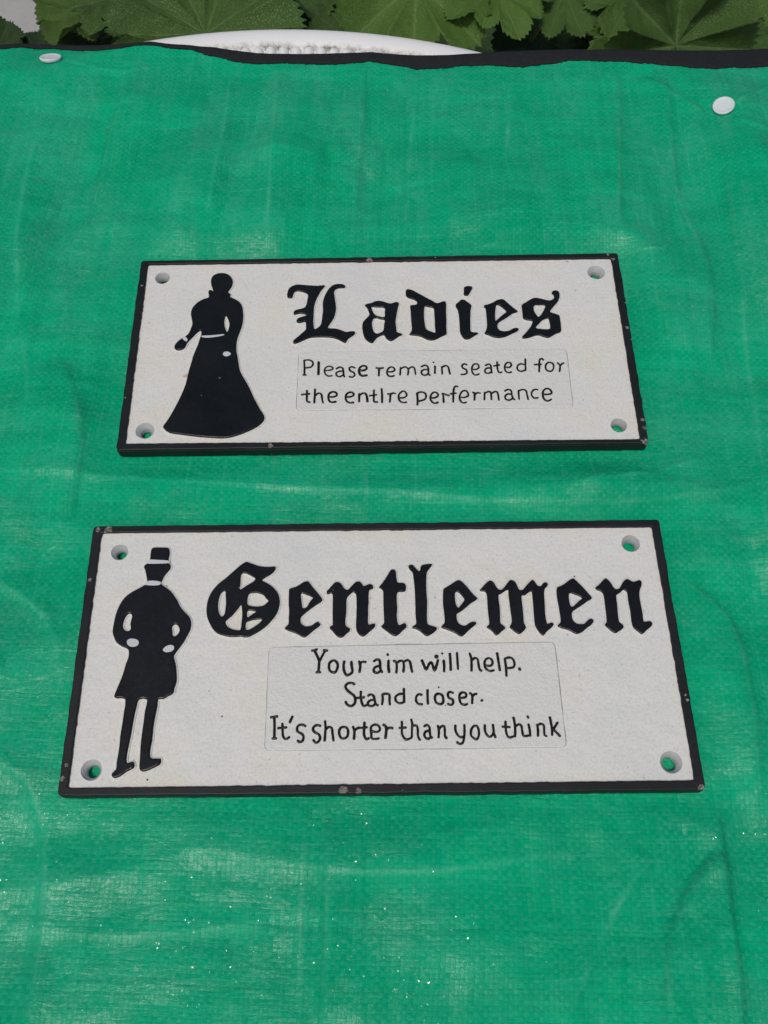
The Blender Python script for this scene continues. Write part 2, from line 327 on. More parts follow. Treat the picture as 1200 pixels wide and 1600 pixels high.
TITLE_G = [
 (320,870,10,[[(610,90),(650,72),(690,85),(760,110),(850,140),(940,150),(1030,150),(1090,145),(1105,175),(1085,220),(1030,270),(960,310),(905,345),(900,370),(960,400),(1040,450),(1110,520),(1150,590),(1170,680),(1160,780),(1125,880),(1060,970),(980,1060),(880,1140),(780,1200),(700,1240),(640,1255),(560,1240),(480,1248),(380,1245),(290,1225),(190,1190),(120,1120),(75,1040),(40,960),(22,860),(30,740),(55,640),(100,550),(160,470),(230,400),(310,340),(390,270),(470,200),(550,130)],
   [(600,248),(660,258),(740,300),(785,330),(770,370),(710,410),(650,445),(590,485),(550,508),(545,480),(555,400),(558,320),(570,270)],
   [(318,530),(322,600),(328,700),(320,800),(305,890),(265,930),(235,905),(212,850),(203,770),(210,690),(230,610),(265,550)],
   [(565,745),(575,800),(582,900),(572,1000),(555,1130),(500,1140),(420,1125),(350,1085),(318,1020),(350,975),(420,920),(490,840),(530,790)],
   [(690,575),(740,562),(820,560),(915,590),(950,640),(992,682),(950,730),(900,760),(800,772),(710,760),(665,735),(665,650)],
   [(660,850),(700,832),(760,840),(798,855),(750,885),(700,920),(660,938)],
   [(640,1030),(690,1000),(770,980),(890,968),(870,1010),(810,1060),(740,1105),(690,1130),(640,1130)]]),
 (430,880,10,[[(215,405),(250,382),(320,362),(380,330),(440,290),(500,275),(530,295),(570,350),(620,410),(680,480),(735,560),(715,600),(660,635),(600,675),(540,720),(470,775),(410,830),(392,880),(405,935),(450,975),(510,980),(570,965),(620,930),(665,910),(705,950),(685,985),(620,1030),(560,1080),(500,1130),(450,1155),(400,1135),(340,1100),(260,1070),(190,1045),(145,1010),(190,965),(208,930),(208,850),(215,750),(208,650),(208,550),(212,450)],
   [(415,462),(480,485),(585,530),(560,570),(525,620),(490,680),(428,698),(418,640),(405,560),(400,490)]]),
 (500,880,10,[[(100,440),(140,395),(190,335),(240,292),(290,290),(335,325),(375,385),(425,412),(470,375),(520,320),(570,282),(620,282),(655,320),(680,350),(730,335),(780,318),(820,340),(832,385),(800,402),(770,420),(758,500),(760,600),(752,700),(752,800),(748,900),(760,955),(800,945),(850,938),(865,970),(840,1010),(780,1060),(730,1105),(680,1140),(630,1125),(585,1080),(562,1010),(562,900),(568,780),(570,680),(568,560),(560,480),(520,445),(470,480),(425,530),(410,600),(412,700),(405,800),(395,890),(400,965),(430,995),(468,1020),(460,1060),(410,1100),(370,1140),(320,1160),(270,1140),(230,1100),(190,1050),(150,1015),(160,980),(195,960),(195,860),(195,700),(198,580),(195,480),(160,465),(115,480)]]),
 (580,870,10,[[(120,470),(160,420),(210,350),(260,270),(300,205),(350,190),(385,225),(390,290),(400,360),(420,400),(480,398),(530,420),(543,470),(535,530),(480,542),(420,545),(400,590),(400,700),(408,800),(400,900),(408,1000),(430,1060),(480,1045),(520,1030),(548,1060),(548,1100),(490,1150),(440,1200),(380,1235),(320,1215),(260,1170),(190,1120),(155,1080),(195,1040),(200,980),(195,880),(190,760),(188,640),(185,530),(150,492)]]),
 (580,870,10,[[(580,145),(600,120),(650,122),(690,165),(740,215),(765,200),(772,150),(800,122),(870,108),(945,105),(948,130),(910,180),(870,240),(862,340),(860,450),(865,560),(875,680),(875,800),(872,900),(880,1040),(940,1070),(1030,1105),(1000,1160),(940,1205),(870,1235),(820,1205),(760,1155),(690,1120),(645,1110),(650,1080),(700,1045),(700,980),(690,880),(690,760),(685,640),(680,520),(670,400),(658,310),(645,240),(600,190)]]),
 (670,880,10,[[(230,400),(270,370),(350,320),(420,275),(480,258),(530,295),(600,365),(660,440),(720,505),(762,545),(720,585),(660,620),(600,670),(530,730),(460,775),(435,800),(440,870),(465,930),(520,965),(580,965),(630,930),(680,910),(730,912),(740,945),(690,990),(620,1050),(560,1110),(520,1138),(480,1130),(420,1090),(340,1055),(260,1025),(195,1000),(215,960),(245,925),(245,840),(235,740),(222,640),(220,540),(222,450)],
   [(440,438),(480,460),(520,505),(558,560),(530,610),(490,660),(458,690),(430,650),(415,580),(408,500),(415,455)]]),
 (745,880,8.571,[[(40,355),(75,315),(120,265),(175,225),(225,250),(255,300),(290,345),(335,348),(380,300),(420,245),(455,218),(510,240),(540,290),(570,350),(615,350),(650,310),(700,255),(745,218),(785,250),(815,295),(860,300),(890,260),(930,252),(955,275),(940,310),(910,345),(905,420),(912,520),(915,620),(925,720),(945,805),(985,792),(1020,795),(1032,825),(990,870),(940,910),(895,965),(850,935),(810,880),(780,820),(770,740),(762,640),(755,540),(745,440),(735,372),(690,390),(645,425),(602,430),(608,520),(620,620),(628,720),(635,800),(662,855),(630,905),(570,945),(520,920),(470,880),(440,850),(465,800),(468,740),(450,620),(438,520),(425,420),(420,350),(370,375),(325,405),(292,425),(300,520),(312,620),(315,720),(318,795),(350,825),(385,865),(340,905),(265,965),(220,920),(180,885),(130,850),(165,815),(162,740),(150,640),(142,520),(135,420),(110,375),(70,370)]]),
 (850,880,10,[[(205,375),(260,350),(330,310),(400,255),(460,232),(500,262),(560,320),(630,390),(690,460),(750,530),(735,560),(680,590),(620,635),(560,675),(490,720),(445,760),(440,830),(460,890),(510,935),(570,945),(630,940),(670,900),(720,862),(765,870),(780,905),(740,960),(670,1010),(600,1070),(520,1100),(460,1080),(400,1045),(320,1020),(230,990),(218,960),(255,925),(262,860),(245,760),(230,660),(210,560),(198,460)],
   [(400,462),(460,475),(530,500),(600,540),(550,580),(500,630),(450,672),(420,660),(402,600),(392,530)]]),
 (910,880,10,[[(205,375),(250,340),(310,275),(360,232),(400,250),(450,305),(490,370),(530,400),(580,385),(610,335),(645,275),(700,240),(750,262),(800,285),(850,270),(900,258),(930,290),(925,350),(900,420),(895,490),(905,570),(925,680),(945,780),(960,900),(1000,905),(1050,898),(1090,920),(1095,960),(1060,1000),(1010,1040),(960,1090),(920,1098),(870,1060),(810,1010),(780,950),(765,870),(755,760),(735,660),(715,560),(705,460),(680,425),(640,410),(600,450),(545,485),(532,520),(545,620),(555,740),(565,840),(582,915),(625,945),(650,990),(620,1030),(570,1060),(525,1088),(470,1065),(410,1015),(350,955),(380,920),(378,830),(365,720),(352,620),(340,520),(320,460),(270,425),(225,410)]]),
]
def conv(lst, ox, oy, s): return [(ox+a/s, oy+b/s) for a, b in lst]
LADY = (conv([(345,1190),(375,1110),(415,1020),(440,940),(465,870),(455,820),(410,850),(360,900),(310,950),(270,995),(245,1050),(190,1080),(140,1082),(105,1055),(110,1015),(145,970),(195,930),(245,905),(300,850),(325,790),(345,730),(335,660),(325,600),(335,540),(370,485),(420,440),(490,400),(565,375),(560,320),(565,285),(600,278),(625,290),(605,230),(592,170),(605,110),(650,68),(720,50),(790,55),(850,85),(885,140),(885,200),(860,255),(825,305),(862,335),(850,368),(920,400),(980,440),(1015,500),(1028,590),(1025,690),(1005,780),(970,870),(945,950),(935,1040),(938,1110)], 260, 420, 8.571)
      + conv([(868,80),(880,150),(900,260),(950,350),(1000,440),(1050,550),(1110,660),(1152,725),(1145,780),(1080,840),(980,890),(860,935),(740,960),(600,955),(460,945),(300,925),(170,905),(115,870),(95,840),(110,815),(150,760),(220,640),(280,520),(330,400),(360,270),(400,140)], 240, 540, 6.667))
LADY_GAP = conv([(795,622),(820,660),(840,720),(835,780),(812,838),(790,800),(775,740),(778,670)], 260, 420, 8.571)
LADY_PAINT = {'waistband': conv([(470,898),(560,893),(680,884),(770,875),(770,892),(680,910),(560,925),(480,918)], 260, 420, 8.571),
   'cuff': conv([(216,938),(245,912),(268,922),(286,948),(272,974),(240,960)], 260, 420, 8.571),
   'hand': conv([(755,1135),(780,1112),(830,1110),(865,1135),(850,1160),(800,1175),(765,1160)], 260, 420, 8.571)}
GENT = (conv([(600,180),(615,135),(650,118),(740,118),(815,122),(835,150),(840,200),(825,270),(830,318),(850,340),(845,390),(800,440),(765,490),(745,535),(725,570),(780,610),(850,665),(900,730),(940,790),(965,850),(1020,920),(1080,980),(1108,1050),(1100,1140),(1060,1220),(1010,1310),(950,1390)], 160, 840, 8)
      + conv([(775,170),(790,240),(803,330),(805,450),(780,520),(770,575),(710,610),(655,640),(605,642),(595,720),(570,840),(550,960),(540,1080),(520,1180),(515,1250),(535,1285),(625,1285),(635,1310),(625,1350),(560,1385),(480,1420),(430,1428),(400,1400),(400,1330),(405,1260),(410,1150),(425,1020),(445,880),(460,760),(483,645),(395,645),(370,720),(350,800),(330,900),(310,1020),(285,1140),(265,1240),(262,1335),(325,1315),(348,1360),(330,1395),(260,1430),(190,1480),(130,1500),(97,1475),(105,1440),(145,1400),(150,1330),(165,1250),(180,1150),(190,1040),(210,920),(230,780),(245,640),(160,632),(130,620),(128,590),(170,490),(215,380),(250,260),(280,180)], 160, 1000, 6.957)
      + conv([(320,1395),(250,1360),(175,1310),(140,1240),(122,1170),(140,1060),(165,950),(210,840),(270,750),(350,685),(440,635),(530,585),(555,540),(545,470),(530,400),(515,360),(545,325),(575,300),(592,265)], 160, 840, 8))
GENT_GAPS = [conv([(345,945),(368,975),(355,1030),(345,1080),(352,1130),(330,1160),(290,1162),(255,1125),(258,1060),(285,990),(315,955)], 160, 840, 8),
   conv([(905,1080),(940,1095),(962,1150),(940,1200),(905,1228),(878,1220),(872,1160),(870,1110)], 160, 840, 8)]
GENT_PAINT = [('hand', conv([(305,1300),(335,1265),(410,1265),(455,1295),(453,1335),(420,1360),(370,1368),(320,1345)], 160, 840, 8)),
   ('hand', conv([(755,1400),(790,1360),(850,1340),(895,1355),(895,1395),(860,1425),(800,1435),(765,1420)], 160, 840, 8)),
   ('hat_band', conv([(550,322),(570,290),(600,274),(700,278),(830,288),(832,320),(700,327),(600,328)], 160, 840, 8)),
   ('collar', conv([(530,583),(558,545),(640,537),(728,552),(720,590),(640,600),(545,594)], 160, 840, 8))]
# small lettering: (ox, oy, scale, stroke radius in picture points, [lines])
c_ = 'c'
SMALL_L = [
 (460,550,10,1.5,[[(155,362),(158,250),(152,132)],[(152,135),(220,126),(280,150),(290,195),(255,238),(175,250)],[(134,362),(184,360)]]),
 (460,550,10,1.9,[[(380,160),(378,250),(375,355)]]),
 (460,550,10,1.35,[[(475,290),(540,288),(598,270),(590,238),(540,225),(490,245),(470,290),(485,345),(530,378),(588,372)]]),
 (460,550,10,1.45,[[(655,265),(700,240),(750,250),(765,300),(768,350),(783,390)],[(765,300),(700,305),(655,328),(660,370),(710,388),(765,360)]]),
 (460,550,10,1.5,[[(945,250),(900,234),(860,250),(872,295),(930,325),(940,370),(900,396),(857,385)]]),
 (460,550,10,1.9,[[(1012,290),(1080,290),(1128,265),(1118,228),(1070,218),(1022,248),(1010,305),(1028,355),(1070,375),(1133,365)]]),
 (460,550,10,1.7,[[(197,602),(195,700),(197,768),(243,788)],[(112,668),(238,655)]]),
 (460,550,10,1.55,[[(322,582),(318,680),(310,798)],[(318,692),(370,647),(420,662),(432,730),(448,795)]]),
 (460,550,10,1.7,[[(530,700),(600,705),(662,680),(650,638),(600,624),(545,652),(530,710),(547,768),(590,788),(648,778)]]),
 (460,550,10,1.7,[[(802,700),(860,705),(923,680),(915,642),(870,632),(817,657),(800,710),(817,770),(870,795),(923,790)]]),
 (460,550,10,1.7,[[(1012,655),(1012,778)],[(1012,682),(1060,650),(1110,652),(1132,700),(1142,778)]]),
 (570,550,8,1.6,[[(178,200),(175,300)],[(142,200),(178,207),(233,200)]]),
 (570,550,8,1.45,[[(280,245),(330,250),(373,230),(360,197),(320,191),(287,217),(277,260),(295,298),(330,307),(368,298)]]),
 (570,550,8,1.4,[[(447,195),(441,288)],[(447,212),(490,190),(525,196),(545,230),(537,288)],[(541,217),(580,190),(615,197),(628,235),(634,283)]]),
 (570,550,8,1.45,[[(706,185),(750,168),(788,187),(795,240),(797,278),(815,291)],[(795,222),(740,222),(707,247),(721,284),(760,291),(795,270)]]),
 (570,550,8,1.6,[[(878,178),(876,268)],[(856,131),(862,129)]]),
 (570,550,8,1.5,[[(962,188),(968,277)],[(960,192),(1010,172),(1043,190),(1055,240),(1066,276)]]),
 (570,550,8,1.5,[[(115,477),(112,560),(117,623),(158,625)],[(57,549),(148,536)]]),
 (570,550,8,1.6,[[(210,462),(216,550),(215,633)]]),
 (570,550,8,1.6,[[(320,520),(314,626)],[(287,524),(320,530),(350,516),(383,520)]]),
 (570,550,8,1.5,[[(425,572),(480,575),(523,547),(510,503),(470,492),(427,532),(424,585),(450,623),(490,634),(523,627)]]),
 (570,550,8,1.6,[[(653,515),(660,600),(657,663)],[(655,516),(700,502),(753,517),(766,560),(740,598),(665,618)]]),
 (570,550,8,1.55,[[(816,575),(870,575),(916,547),(900,512),(860,506),(827,541),(820,590),(845,629),(880,643),(914,630)]]),
 (570,550,8,1.6,[[(978,520),(986,633)],[(966,520),(1002,530),(1053,547)]]),
 (570,550,8,1.6,[[(1164,435),(1130,430),(1111,470),(1106,550),(1105,628)],[(1072,525),(1140,516)]]),
 (650,550,8,1.5,[[(635,162),(600,150),(574,175),(590,205),(629,225),(634,264),(600,281),(562,282)]]),
 (650,550,8,1.4,[[(700,217),(750,220),(787,192),(770,154),(730,152),(702,186),(699,235),(720,279),(755,289),(789,275)]]),
 (650,550,8,1.45,[[(866,170),(905,154),(934,171),(940,220),(946,263)],[(940,202),(890,203),(861,227),(870,261),(910,267),(940,250)]]),
 (770,550,9.23,1.45,[[(62,142),(66,230),(86,294),(129,292)],[(12,204),(98,187)]]),
 (770,550,9.23,1.45,[[(170,217),(230,225),(267,196),(250,157),(205,157),(174,196),(172,245),(196,289),(235,299),(269,290)]]),
 (770,550,9.23,1.45,[[(468,102),(471,190),(472,268)],[(468,187),(400,173),(356,202),(356,250),(400,281),(470,262)]]),
 (770,550,9.23,1.5,[[(730,117),(700,95),(673,122),(671,200),(668,288)],[(597,185),(698,179)]]),
 (770,550,9.23,1.45,[c_,[(820,152),(868,172),(877,220),(858,269),(810,279),(767,250),(762,192),(790,158)]]),
 (770,550,9.23,1.45,[[(930,160),(960,181),(970,220),(962,283)],[(968,210),(990,177),(1024,159)]]),
 (650,550,8,1.45,[[(547,566),(600,570),(653,546),(639,497),(600,484),(562,511),(543,570),(560,618),(590,637),(629,630)]]),
 (650,550,8,1.6,[[(735,510),(730,603)],[(712,505),(740,525),(770,511),(803,516)]]),
 (650,550,8,1.4,[[(857,505),(856,598)],[(856,521),(900,497),(935,511),(943,598)],[(943,521),(985,497),(1020,511),(1036,603)]]),
 (770,550,9.23,1.45,[[(172,565),(220,542),(264,561),(275,620),(290,668),(317,689)],[(275,612),(215,608),(177,641),(191,684),(240,696),(285,670)]]),
 (770,550,9.23,1.4,[[(370,555),(379,683)],[(373,562),(430,542),(479,561),(495,620),(511,688)]]),
 (770,550,9.23,1.45,[[(649,546),(600,542),(562,580),(562,630),(600,667),(653,660)]]),
 (770,550,9.23,1.6,[[(725,612),(790,613),(848,596),(829,547),(780,528),(732,556),(720,620),(742,684),(795,708),(844,682)]]),
]
SMALL_G = [
 (480,1005,10,2.0,[[(115,118),(160,210),(185,280),(182,370),(175,452)],[(280,118),(240,190),(190,290)],[(72,120),(153,98)],[(252,110),(313,118)],[(140,455),(208,455)]]),
 (480,1005,10,2.0,[c_,[(420,270),(463,302),(478,360),(456,428),(428,458),(372,446),(342,400),(344,322),(374,288)]]),
 (480,1005,10,2.1,[[(580,285),(568,350),(578,438),(615,500),(668,485),(706,445),(695,360),(690,290)]]),
 (480,1005,10,2.0,[[(812,285),(828,360),(817,455)],[(826,342),(852,295),(915,296)]]),
 (580,1010,10,2.0,[[(42,235),(80,208),(128,218),(140,280),(142,350),(172,405)],[(140,302),(70,322),(38,362),(52,403),(100,415),(148,380)]]),
 (580,1010,10,2.1,[[(270,222),(269,320),(280,406)],[(252,132),(263,128)]]),
 (580,1010,10,1.95,[[(352,226),(390,250),(400,320),(392,415)],[(400,262),(450,227),(500,240),(510,320),(502,400)],[(510,242),(570,215),(608,252),(625,340),(640,400)]]),
 (580,1010,10,2.0,[[(792,218),(822,290),(858,365),(900,282),(938,250),(965,310),(990,380),(1020,300),(1043,212)]]),
 (580,1010,10,2.9,[[(1006,162),(1032,160)]]),
 (580,1010,10,2.0,[[(1132,222),(1140,310),(1138,395)],[(1106,114),(1112,110)]]),
 (690,1010,8.571,2.0,[[(110,98),(118,200),(122,318)]]),
 (690,1010,8.571,1.8,[[(205,84),(212,190),(220,306)]]),
 (690,1010,8.571,1.9,[[(375,92),(396,160),(401,250),(400,330)],[(400,192),(440,158),(483,176),(495,250),(510,308),(535,327)]]),
 (690,1010,8.571,1.9,[[(583,252),(650,262),(682,225),(668,177),(625,158),(583,187),(575,250),(597,303),(650,331),(700,320)]]),
 (690,1010,8.571,2.0,[[(743,90),(761,200),(780,322)]]),
 (690,1010,8.571,1.9,[[(845,165),(862,280),(868,398)],[(845,167),(905,149),(953,172),(976,230),(957,282),(870,292)]]),
 (690,1010,8.571,2.7,[[(1042,306),(1048,304)]]),
 (480,1005,10,2.0,[[(738,645),(700,624),(637,629),(599,667),(612,720),(670,775),(730,820),(752,880),(738,948),(680,985),(622,957),(600,915)]]),
 (480,1005,10,1.9,[[(838,755),(838,850),(855,940),(885,985),(920,970)],[(780,856),(890,847)]]),
 (480,1005,10,1.9,[[(948,825),(990,802),(1038,827),(1055,900),(1075,956),(1107,972)],[(1050,892),(990,892),(948,932),(962,976),(1020,982),(1060,950)]]),
 (580,1010,10,1.9,[[(175,750),(180,830),(169,910)],[(175,752),(230,740),(283,758),(285,840),(291,913)]]),
 (580,1010,10,1.9,[[(510,665),(512,770),(515,875)],[(500,740),(430,749),(379,792),(389,858),(450,890),(515,868)]]),
 (580,1010,10,1.9,[[(793,758),(740,750),(703,792),(703,858),(740,900),(797,905)]]),
 (580,1010,10,1.9,[[(880,682),(880,790),(886,900)]]),
 (580,1010,10,1.9,[c_,[(1050,740),(1108,764),(1126,830),(1116,886),(1070,904),(1014,876),(996,820),(1004,764)]]),
 (580,1010,10,1.4,[[(1050,640),(1058,640)]]),
 (580,1010,10,0.9,[[(1158,925),(1163,924)]]),
 (690,1010,8.571,1.9,[[(155,627),(115,610),(83,637),(98,690),(148,716),(152,762),(125,785),(83,770)]]),
 (690,1010,8.571,1.9,[[(240,692),(300,687),(331,665),(317,624),(270,619),(240,652),(240,710),(262,767),(310,784),(346,770)]]),
 (690,1010,8.571,2.0,[[(377,624),(410,662),(408,765)],[(410,672),(440,643),(472,637)]]),
 (690,1010,8.571,2.3,[[(537,722),(541,728)]]),
 (410,1110,10,2.0,[[(185,105),(190,250),(185,435)],[(130,110),(233,94)],[(155,440),(216,438)]]),
 (410,1110,10,1.9,[[(312,205),(315,300),(322,400),(362,450),(422,418)],[(245,280),(376,267)]]),
 (410,1110,10,2.1,[[(470,95),(427,190)]]),
 (410,1110,10,2.0,[[(676,250),(640,230),(582,228),(544,267),(550,330),(610,365),(642,410),(627,476),(580,495),(549,470)]]),
 (410,1110,10,2.0,[[(906,246),(860,231),(808,252),(790,300),(822,345),(880,375),(902,430),(878,487),(832,504),(794,462)]]),
 (410,1110,10,1.9,[[(978,165),(986,260),(980,380),(971,478)],[(985,312),(1030,263),(1083,278),(1095,360),(1112,478)]]),
 (510,1110,10,1.9,[c_,[(270,260),(318,274),(340,335),(325,407),(280,439),(229,430),(201,370),(201,312),(229,271)]]),
 (510,1110,10,2.0,[[(415,255),(437,330),(430,450)],[(437,322),(475,284),(528,272)]]),
 (510,1110,10,2.0,[[(595,187),(590,280),(588,380),(620,450),(662,436)],[(545,275),(636,264)]]),
 (510,1110,10,1.9,[[(694,320),(770,338),(828,318),(832,266),(790,228),(732,230),(694,272),(702,360),(704,428),(750,449),(822,438)]]),
 (510,1110,10,2.0,[[(889,225),(932,262),(932,350),(921,435)],[(932,322),(970,274),(1035,280)]]),
 (610,1110,10,1.9,[[(178,178),(180,270),(182,370),(240,454),(320,432),(337,400)],[(136,275),(240,270)]]),
 (610,1110,10,1.8,[[(325,142),(340,210),(336,310),(336,415)],[(345,242),(408,239),(428,300),(430,400),(462,464)]]),
 (610,1110,10,1.9,[[(527,252),(570,229),(609,262),(615,340),(625,400),(650,432)],[(613,322),(560,327),(529,371),(547,427),(590,446),(628,420)]]),
 (610,1110,10,1.9,[[(742,240),(757,320),(752,425)],[(760,292),(800,249),(843,254),(850,330),(853,400),(880,436)]]),
 (610,1110,10,1.9,[[(1015,235),(1018,320),(1060,397),(1110,421),(1150,400)],[(1155,226),(1158,330),(1150,430),(1130,506),(1080,525),(1040,497)]]),
 (700,1110,10,1.9,[c_,[(400,246),(453,250),(480,312),(480,398),(443,456),(392,425),(360,388),(360,314)]]),
 (700,1110,10,1.9,[[(575,230),(577,320),(612,388),(655,414),(698,378),(712,330),(700,222)],[(710,350),(742,425)]]),
 (700,1110,10,1.9,[[(898,172),(901,270),(913,360),(955,424),(1040,400)],[(850,255),(966,262)]]),
 (780,1110,10,1.9,[[(222,112),(241,200),(250,310),(246,415)],[(250,252),(310,219),(348,252),(360,330),(382,400),(460,394)]]),
 (780,1110,10,1.9,[[(457,218),(475,300),(485,400)],[(440,92),(456,120)]]),
 (780,1110,10,1.9,[[(592,220),(605,310),(605,400)],[(600,233),(650,210),(697,242),(702,330),(710,388),(742,402)]]),
 (780,1110,10,1.9,[[(790,107),(810,200),(825,300),(826,388)],[(912,190),(840,305)],[(852,302),(950,405)]]),
]

# ------------------------------------------------------------------ heights of the cast plates
ZB, ZF, ZT = 0.0004, 0.0056, 0.0068      # underside, white face, rim and letter tops
def wp(pts, z): return [P(a, b, z) for a, b in pts]
def ragged(corners, z, amp, seed, rad=0.0012, step=0.0022, freq=220):
    """rectangle through four traced corners with small round corners and a hand-made waviness"""
    c = [P(a, b, z) for a, b in corners]; out = []
    for i in range(4):
        p0, p1, p2 = c[i-1], c[i], c[(i+1) % 4]
        a = (p0-p1).normalized(); b = (p2-p1).normalized()
        for k in range(4):
            s = k/3; out.append(p1+a*rad*(1-s)**2+b*rad*s**2)
        L = (p2-p1).length; n = int(L/step)
        for k in range(1, n): out.append(p1.lerp(p2, rad/L+(1-2*rad/L)*k/n))
    ctr = sum(c, Vector())/4
    return [q+(q-ctr).normalized()*amp*(noise.noise(Vector((q.x*freq, q.y*freq, seed)))+0.5*noise.noise(Vector((q.x*freq*3, q.y*freq*3, seed+9)))) for q in out]
def circle(c, r, n=28, wob=0.0, seed=0):
    return [Vector((c.x+r*(1+wob*noise.noise(Vector((math.cos(2*math.pi*k/n), math.sin(2*math.pi*k/n), seed))))*math.cos(2*math.pi*k/n),
                    c.y+r*(1+wob*noise.noise(Vector((math.cos(2*math.pi*k/n), math.sin(2*math.pi*k/n), seed))))*math.sin(2*math.pi*k/n), 0)) for k in range(n)]

def sign(name, label, outer, inner, holes, title, small, panel, figure, gaps, paint, seed, chips, rust, tone):
    base = sum((P(a, b, ZT) for a, b in outer), Vector())/4; base.z = ZB
    root = empty(name, base); tag(root, label, 'sign', 'cast iron toilet signs on the tarpaulin')
    bpy.context.view_layer.update()
    M_BLK = black_paint(name+'_black', chips, 0.5, tuple(a*1.3 for a in tone)); M_LET = black_paint(name+'_lettering', (), 0.30, tone)
    M_WHT = white_paint(name+'_white', rust)
    inv = Matrix.Translation(-base)
    def part(nm, me, mat, par=root):
        me.transform(inv); return link(nm, me, mat, par)
    hl = []
    for (hx, hy, rc, rt) in holes:
        c = P(hx, hy, ZF); hl.append((c, rc, rt))
    out = ragged(outer, ZT, 0.00034, seed, 0.0018)
    # slightly larger foot: the casting is a touch wider at its underside
    ctr = sum(out, Vector())/len(out)
    body_o = [q+(q-ctr).normalized()*0.00015 for q in out]
    part('back_plate', slab(body_o, [circle(c, rc*1.02) for c, rc, rt in hl], ZB, ZF-0.0002, 0.0005), M_BLK)
    inn = ragged(inner, ZT, 0.00030, seed+3, 0.0012, 0.0012, 420)
    part('rim', slab(out, [inn], ZF-0.0003, ZT, 0.00042, 3), M_BLK)
    face_o = ragged(inner, ZT, 0.0, seed, 0.001)
    face_o = [q+(q-ctr).normalized()*0.0010 for q in face_o]
    part('face', slab(face_o, [circle(c, rc, 28, 0.05, i) for i, (c, rc, rt) in enumerate(hl)], ZF-0.0009, ZF, 0.00003, 1), M_WHT)
    for i, (c, rc, rt) in enumerate(hl):
        me = lathe([(rc*1.05, ZF-0.00025), (rc*0.97, ZF-0.0004), (rt*1.12, ZF-0.0024), (rt, ZF-0.0028), (rt, ZB+0.0001)], 28, (0, 0), 60)
        me.transform(Matrix.Translation((c.x, c.y, 0))); part('screw_hole', me, M_HOLE)
    # text panel, a hair proud of the face
    pl = ragged(panel, ZF+0.0003, 0.00008, seed+5, 0.0022)
    seam = ragged(panel, ZF+0.0003, 0.00018, seed+6, 0.0024); cs = sum(seam, Vector())/len(seam)
    part('panel_seam', slab([q+(q-cs).normalized()*0.00022 for q in seam], [], ZF-0.0002, ZF+0.00005, 0.00002, 0), M_SEAM)
    part('text_panel', slab(pl, [], ZF-0.0004, ZF+0.00042, 0.00038, 3), M_PANEL)
    for ox, oy, s, loops in title:
        sep = '+' in loops; lp = [l for l in loops if l != '+']
        ws = [[P(a, b, ZT) for a, b in ((p.x, p.y) for p in catmull([(ox+q[0]/s, oy+q[1]/s) for q in l], 2))] for l in lp]
        lt = part('letter', slab(ws[0], ws[1:], ZF-0.0002, ZT, 0.00038, 3), M_LET)
        part('letter_skirt', slab(ws[0], ws[1:], ZF-0.0004, ZF+0.00045, 0.00040, 2, 0.00062), M_WHT, lt)
    for ox, oy, s, r, lines in small:
        ls = []; closed = False
        for l in lines:
            if l == 'c': closed = True; continue
            pts = [(ox+q[0]/s, oy+q[1]/s) for q in l]
            if closed: sm = [(p.x, p.y) for p in catmull(pts, 3)]
            elif len(pts) > 2:
                ext = [pts[0]]+pts+[pts[-1]]; sm = []
                for i in range(1, len(ext)-2):
                    p0, p1, p2, p3 = (Vector(ext[i+k]) for k in (-1, 0, 1, 2))
                    for k in range(3):
                        u = k/3; v = 0.5*((2*p1)+(p2-p0)*u+(2*p0-5*p1+4*p2-p3)*u*u+(3*p1-p0-3*p2+p3)*u**3); sm.append((v.x, v.y))
                sm.append(pts[-1])
            else: a, b = pts; sm = [(a[0]+(b[0]-a[0])*k/5, a[1]+(b[1]-a[1])*k/5) for k in range(6)]
            z = ZF+0.0004; mpp = (P(ox+1, oy, z)-P(ox, oy, z)).length
            line = []
            for i, (a, b) in enumerate(sm):
                p = P(a, b, z); rr = r*1.08*mpp*(1+0.2*noise.noise(Vector((a*0.21, b*0.21, seed))))
                line.append((p.x, p.y, rr))
            if not closed:      # rounded ends
                d0 = (Vector(line[0][:2])-Vector(line[1][:2])).normalized(); d1 = (Vector(line[-1][:2])-Vector(line[-2][:2])).normalized()
                a, b = line[0], line[-1]
                line = [(a[0]+d0.x*a[2]*0.62, a[1]+d0.y*a[2]*0.62, a[2]*0.35), (a[0]+d0.x*a[2]*0.4, a[1]+d0.y*a[2]*0.4, a[2]*0.75)]+line+[(b[0]+d1.x*b[2]*0.4, b[1]+d1.y*b[2]*0.4, b[2]*0.75), (b[0]+d1.x*b[2]*0.62, b[1]+d1.y*b[2]*0.62, b[2]*0.35)]
            ls.append((line, closed))
        sl_ = part('small_letter', strokes(ls, ZF+0.00048, 0.75), M_LET)
        part('letter_skirt', strokes([([(a, b, c*0.85+0.00042) for a, b, c in l], cl) for l, cl in ls], ZF+0.0001, 0.52), M_PANEL, sl_)
    fo = [P(p.x, p.y, ZT) for p in catmull(figure, 2)]
    fg = part(name.split('_')[0]+'_figure', slab(fo, [[P(p.x, p.y, ZT) for p in catmull(g, 2)] for g in gaps], ZF-0.0002, ZT+0.0001, 0.00062, 3), M_LET)
    part('figure_skirt', slab(fo, [[P(p.x, p.y, ZT) for p in catmull(g, 2)] for g in gaps], ZF-0.0004, ZF+0.0005, 0.00045, 2, 0.0006), M_WHT, fg)
    for nm, lp in paint:
        part(nm, slab([P(p.x, p.y, ZT) for p in catmull(lp, 2)], [], ZT-0.0006, ZT+0.00022, 0.00020, 2), M_PAINT, fg)
    return root

